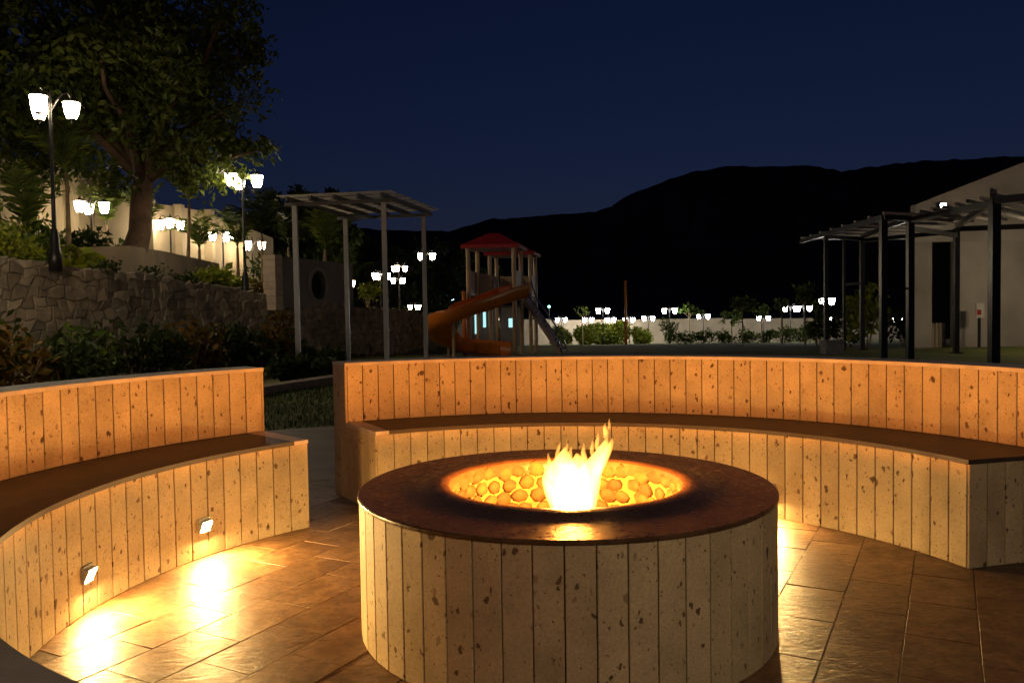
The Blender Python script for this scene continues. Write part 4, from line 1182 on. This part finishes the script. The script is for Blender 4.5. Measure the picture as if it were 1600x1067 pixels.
for k in range(3):
    a = PP[3].lerp(PP[4], .3 + k * .3); b = PP[5].lerp(gp(1700, 17), .2 + k * .3); fb(a + zt + Vector((0, 0, .16)), b + zt + Vector((0, 0, .16)), .05, .05, 'lit_steel', 'rafter')
q = gp(1319, 21.4); mb = MB(); fb(at(1319, 445, 21.4), at(1346, 442, 21.7), .05, .06, name='cross_bar'); fb(at(1381, 452, 17.3), at(1421, 451, 17.5), .05, .05, name='cross_bar')
mb = MB(); mb.box(q.x - .03, q.x + .03, q.y - .03, q.y + .03, -.05, SH); mb.build('post', 'dark_steel', root, world=True)
q = gp(1300, 20.2); mb = MB(); root2 = empty('concrete_block', q, 'pale concrete block at the foot of the steel frame', 'block'); mb.box(q.x - .22, q.x + .22, q.y - .2, q.y + .2, -.05, .26); mb.build('block_body', 'block_grey', root2, world=True)
mb = MB(); mb.box(q.x - .24, q.x + .24, q.y - .22, q.y + .22, .26, .30); mb.build('cap', 'block_grey', root2, world=True)

# ------------------------------------------------------------------ pale building with a sloping roofline
BY = 23.0
root = empty('building', gp(1500, BY), 'pale rendered building with a sloping gable and an open doorway', 'building')
def bx_(px): return gp(px, BY).x
def bz_(py, px): return zpx(px, py, BY)
xl, xr_ = bx_(1429), bx_(1429) + 9.5
def roof_z(x): return lerp(bz_(318, 1435), bz_(253, 1600), (x - bx_(1435)) / (bx_(1600) - bx_(1435))) if x < bx_(1760) else roof_z(2 * bx_(1760) - x) 
xm = bx_(1760) - .001
d0, d1, dt = bx_(1456), bx_(1492), bz_(378, 1475)
mb = MB()
TH = .25
def prism(poly, y0, y1, mat, name, par=None, sh=0.):
    mb = MB(); n_ = len(poly)
    mb.add([(x, y0, z) for x, z in poly] + [(x + sh, y1, z) for x, z in poly], [tuple(range(n_)), tuple(range(n_, 2 * n_))[::-1]] + [(k, (k + 1) % n_, n_ + (k + 1) % n_, n_ + k) for k in range(n_)])
    return mb.build(name, mat, par or root, world=True)
zb_ = -.1
prism([(xl, zb_), (d0, zb_), (d0, dt), (xl, dt)], BY, BY + TH, 'house_wall', 'wall')
prism([(d1, zb_), (xr_, zb_), (xr_, dt), (d1, dt)], BY, BY + TH, 'house_wall', 'wall')
prism([(xl, dt + .003), (xr_, dt + .003), (xr_, roof_z(xr_)), (xm, roof_z(xm)), (xl, roof_z(xl))], BY, BY + TH, 'house_wall', 'gable')
prism([(xl, zb_), (xl + .25, zb_), (xl + .25, roof_z(xl)), (xl, roof_z(xl))], BY + TH + .003, BY + 6, 'house_wall', 'wall', sh=3.3)
prism([(xl + 3.3, zb_), (xr_ + 3.3, zb_), (xr_ + 3.3, roof_z(xl)), (xl + 3.3, roof_z(xl))], BY + 6.003, BY + 6.2, 'house_wall', 'wall')
prism([(xl, roof_z(xl) + .003), (xm, roof_z(xm) + .003), (xr_, roof_z(xr_) + .003), (xr_, roof_z(xr_) + .05), (xm, roof_z(xm) + .05), (xl, roof_z(xl) + .05)], BY + .02, BY + 6.3, 'roof_black', 'roof', sh=3.45)
prism([(d0 + .02, zb_), (d1 - .02, zb_), (d1 - .02, dt), (d0 + .02, dt)], BY + 1.2, BY + 1.25, 'inside_shade', 'inner_wall')  # near-black sheet painted as the darkness seen through the doorway
x_ = bx_(1549); prism([(x_ - .06, bz_(330, 1549)), (x_ + .06, bz_(330, 1549)), (x_ + .06, bz_(297, 1549)), (x_ - .06, bz_(297, 1549))], BY - .12, BY - .002, 'dark_beam', 'bracket')
q = Vector((bx_(1469), BY - .12, bz_(323, 1469)))
r2 = empty('wall_floodlight', q, 'small dazzling white floodlight high on the pale building', 'floodlight')
mb = MB(); mb.box(q.x - .09, q.x + .09, q.y - .03, q.y + .10, q.z - .05, q.z + .08); mb.build('housing', 'dark_steel', r2, world=True)
mb = MB(); mb.add([(q.x - .08, q.y - .034, q.z - .045), (q.x + .08, q.y - .034, q.z - .045), (q.x + .08, q.y - .034, q.z + .06), (q.x - .08, q.y - .034, q.z + .06)], [(0, 1, 2, 3)]); mb.build('lens', 'flood', r2, world=True)
# little picket wall in the doorway, notice board by the post
r2 = empty('picket_wall', Vector((lerp(d0, d1, .5), BY + .5, 0)), 'low scalloped cream wall inside the doorway', 'wall')
for k in range(6):
    x0 = lerp(d0, d1, k / 6) + .012; x1 = lerp(d0, d1, (k + 1) / 6) - .012; z1 = bz_(505, 1475) ; xm_ = (x0 + x1) / 2
    prism([(x0, zb_), (x1, zb_), (x1, z1 - .04), (lerp(x1, xm_, .5), z1), (lerp(x0, xm_, .5), z1), (x0, z1 - .04)], BY + .45, BY + .52, 'cream_plaster', 'picket', r2)
q = at(1531, 485, BY - .6); r2 = empty('notice_board', (q.x, q.y, -.03), 'small white and red notice on a post before the pale building', 'sign')
mb = MB(); mb.box(q.x - .03, q.x + .03, q.y + .001, q.y + .05, -.1, q.z + .2); mb.build('post', 'dark_steel', r2, world=True)
mb = MB(); mb.box(q.x - .11, q.x + .11, q.y - .03, q.y - .001, q.z - .2, q.z + .2); mb.build('board', 'pale_board', r2, world=True)
mb = MB(); mb.box(q.x - .09, q.x + .02, q.y - .034, q.y - .031, q.z - .12, q.z + .02); mb.build('red_print', 'red_plastic', r2, world=True)

# ------------------------------------------------------------------ far small things
p = at(977, 440, 60); z0 = lawn_z(0, 60)
r2 = empty('orange_pole', (p.x, 60, z0), 'tall plain orange pole standing behind the clipped hedge', 'pole')
mb = MB(); mb.tube([(p.x, 60, z0 - .2), (p.x, 60, p.z)], .10, 10); mb.build('shaft', 'orange_pole', r2, world=True, smooth=True)
mb = MB(); mb.tube([(p.x, 60, p.z + .002), (p.x, 60, p.z + .06)], .12, 10); mb.build('cap', 'orange_pole', r2, world=True)
p = at(858, 479, 75); z0 = lawn_z(0, 75)
r2 = empty('teal_lamp', (p.x, 75, z0), 'thin pole with a tiny teal light right of the climbing ramp', 'lamp')
mb = MB(); mb.tube([(p.x, 75, z0 - .1), (p.x, 75, p.z - .1)], .04, 6); mb.build('pole', 'pale_steel', r2, world=True)
mb = MB(); mb.lathe([(.02, -.1), (.11, -.06), (.12, .04), (.03, .09)], 8, c=tuple(p)); mb.build('bulb', 'teal_bulb', r2, world=True)
p = at(701, 467, 70)
r2 = empty('blue_sign_light', (p.x, 70, lawn_z(0, 70)), 'small bluish white light bar left of the slide', 'lamp')
mb = MB(); mb.tube([(p.x, 70.05, lawn_z(0, 70) - .1), (p.x, 70.05, p.z - .14)], .05, 6); mb.build('pole', 'pale_steel', r2, world=True)
mb = MB(); mb.box(p.x - .42, p.x + .42, 69.97, 70.08, p.z - .13, p.z + .14); mb.build('light_bar', 'blue_tube', r2, world=True)
# lit kiosk seen below the deck
p0, p1 = at(738, 487, 62), at(812, 525, 62)
r2 = empty('kiosk', (p0.x, 62, lawn_z(0, 62)), 'small distant kiosk with pale cyan lit windows behind the playground', 'kiosk')
mb = MB(); mb.box(p0.x - .3, p1.x + .3, 62, 64.5, lawn_z(0, 62) - .1, p0.z + .25); mb.build('body', 'grey_plaster', r2, world=True)
mb = MB(); mb.box(p0.x - .5, p1.x + .5, 61.7, 64.7, p0.z + .253, p0.z + .4); mb.build('roof', 'dark_beam', r2, world=True)
for xa, xb, ya, yb in ((741, 747, 490, 522), (754, 760, 487, 512), (763, 768, 488, 509), (794, 804, 497, 512)):
    a, b = at(xa, ya, 61.98), at(xb, yb, 61.98)
    mb = MB(); mb.box(a.x, b.x, 61.95, 61.997, b.z, a.z); w_ = mb.build('window', 'pale_steel', r2, world=True)
    mb = MB(); mb.box(a.x + .03, b.x - .03, 61.93, 61.948, b.z + .03, a.z - .03); g = mb.build('pane', 'kiosk_glass', r2, world=True); g.parent = w_
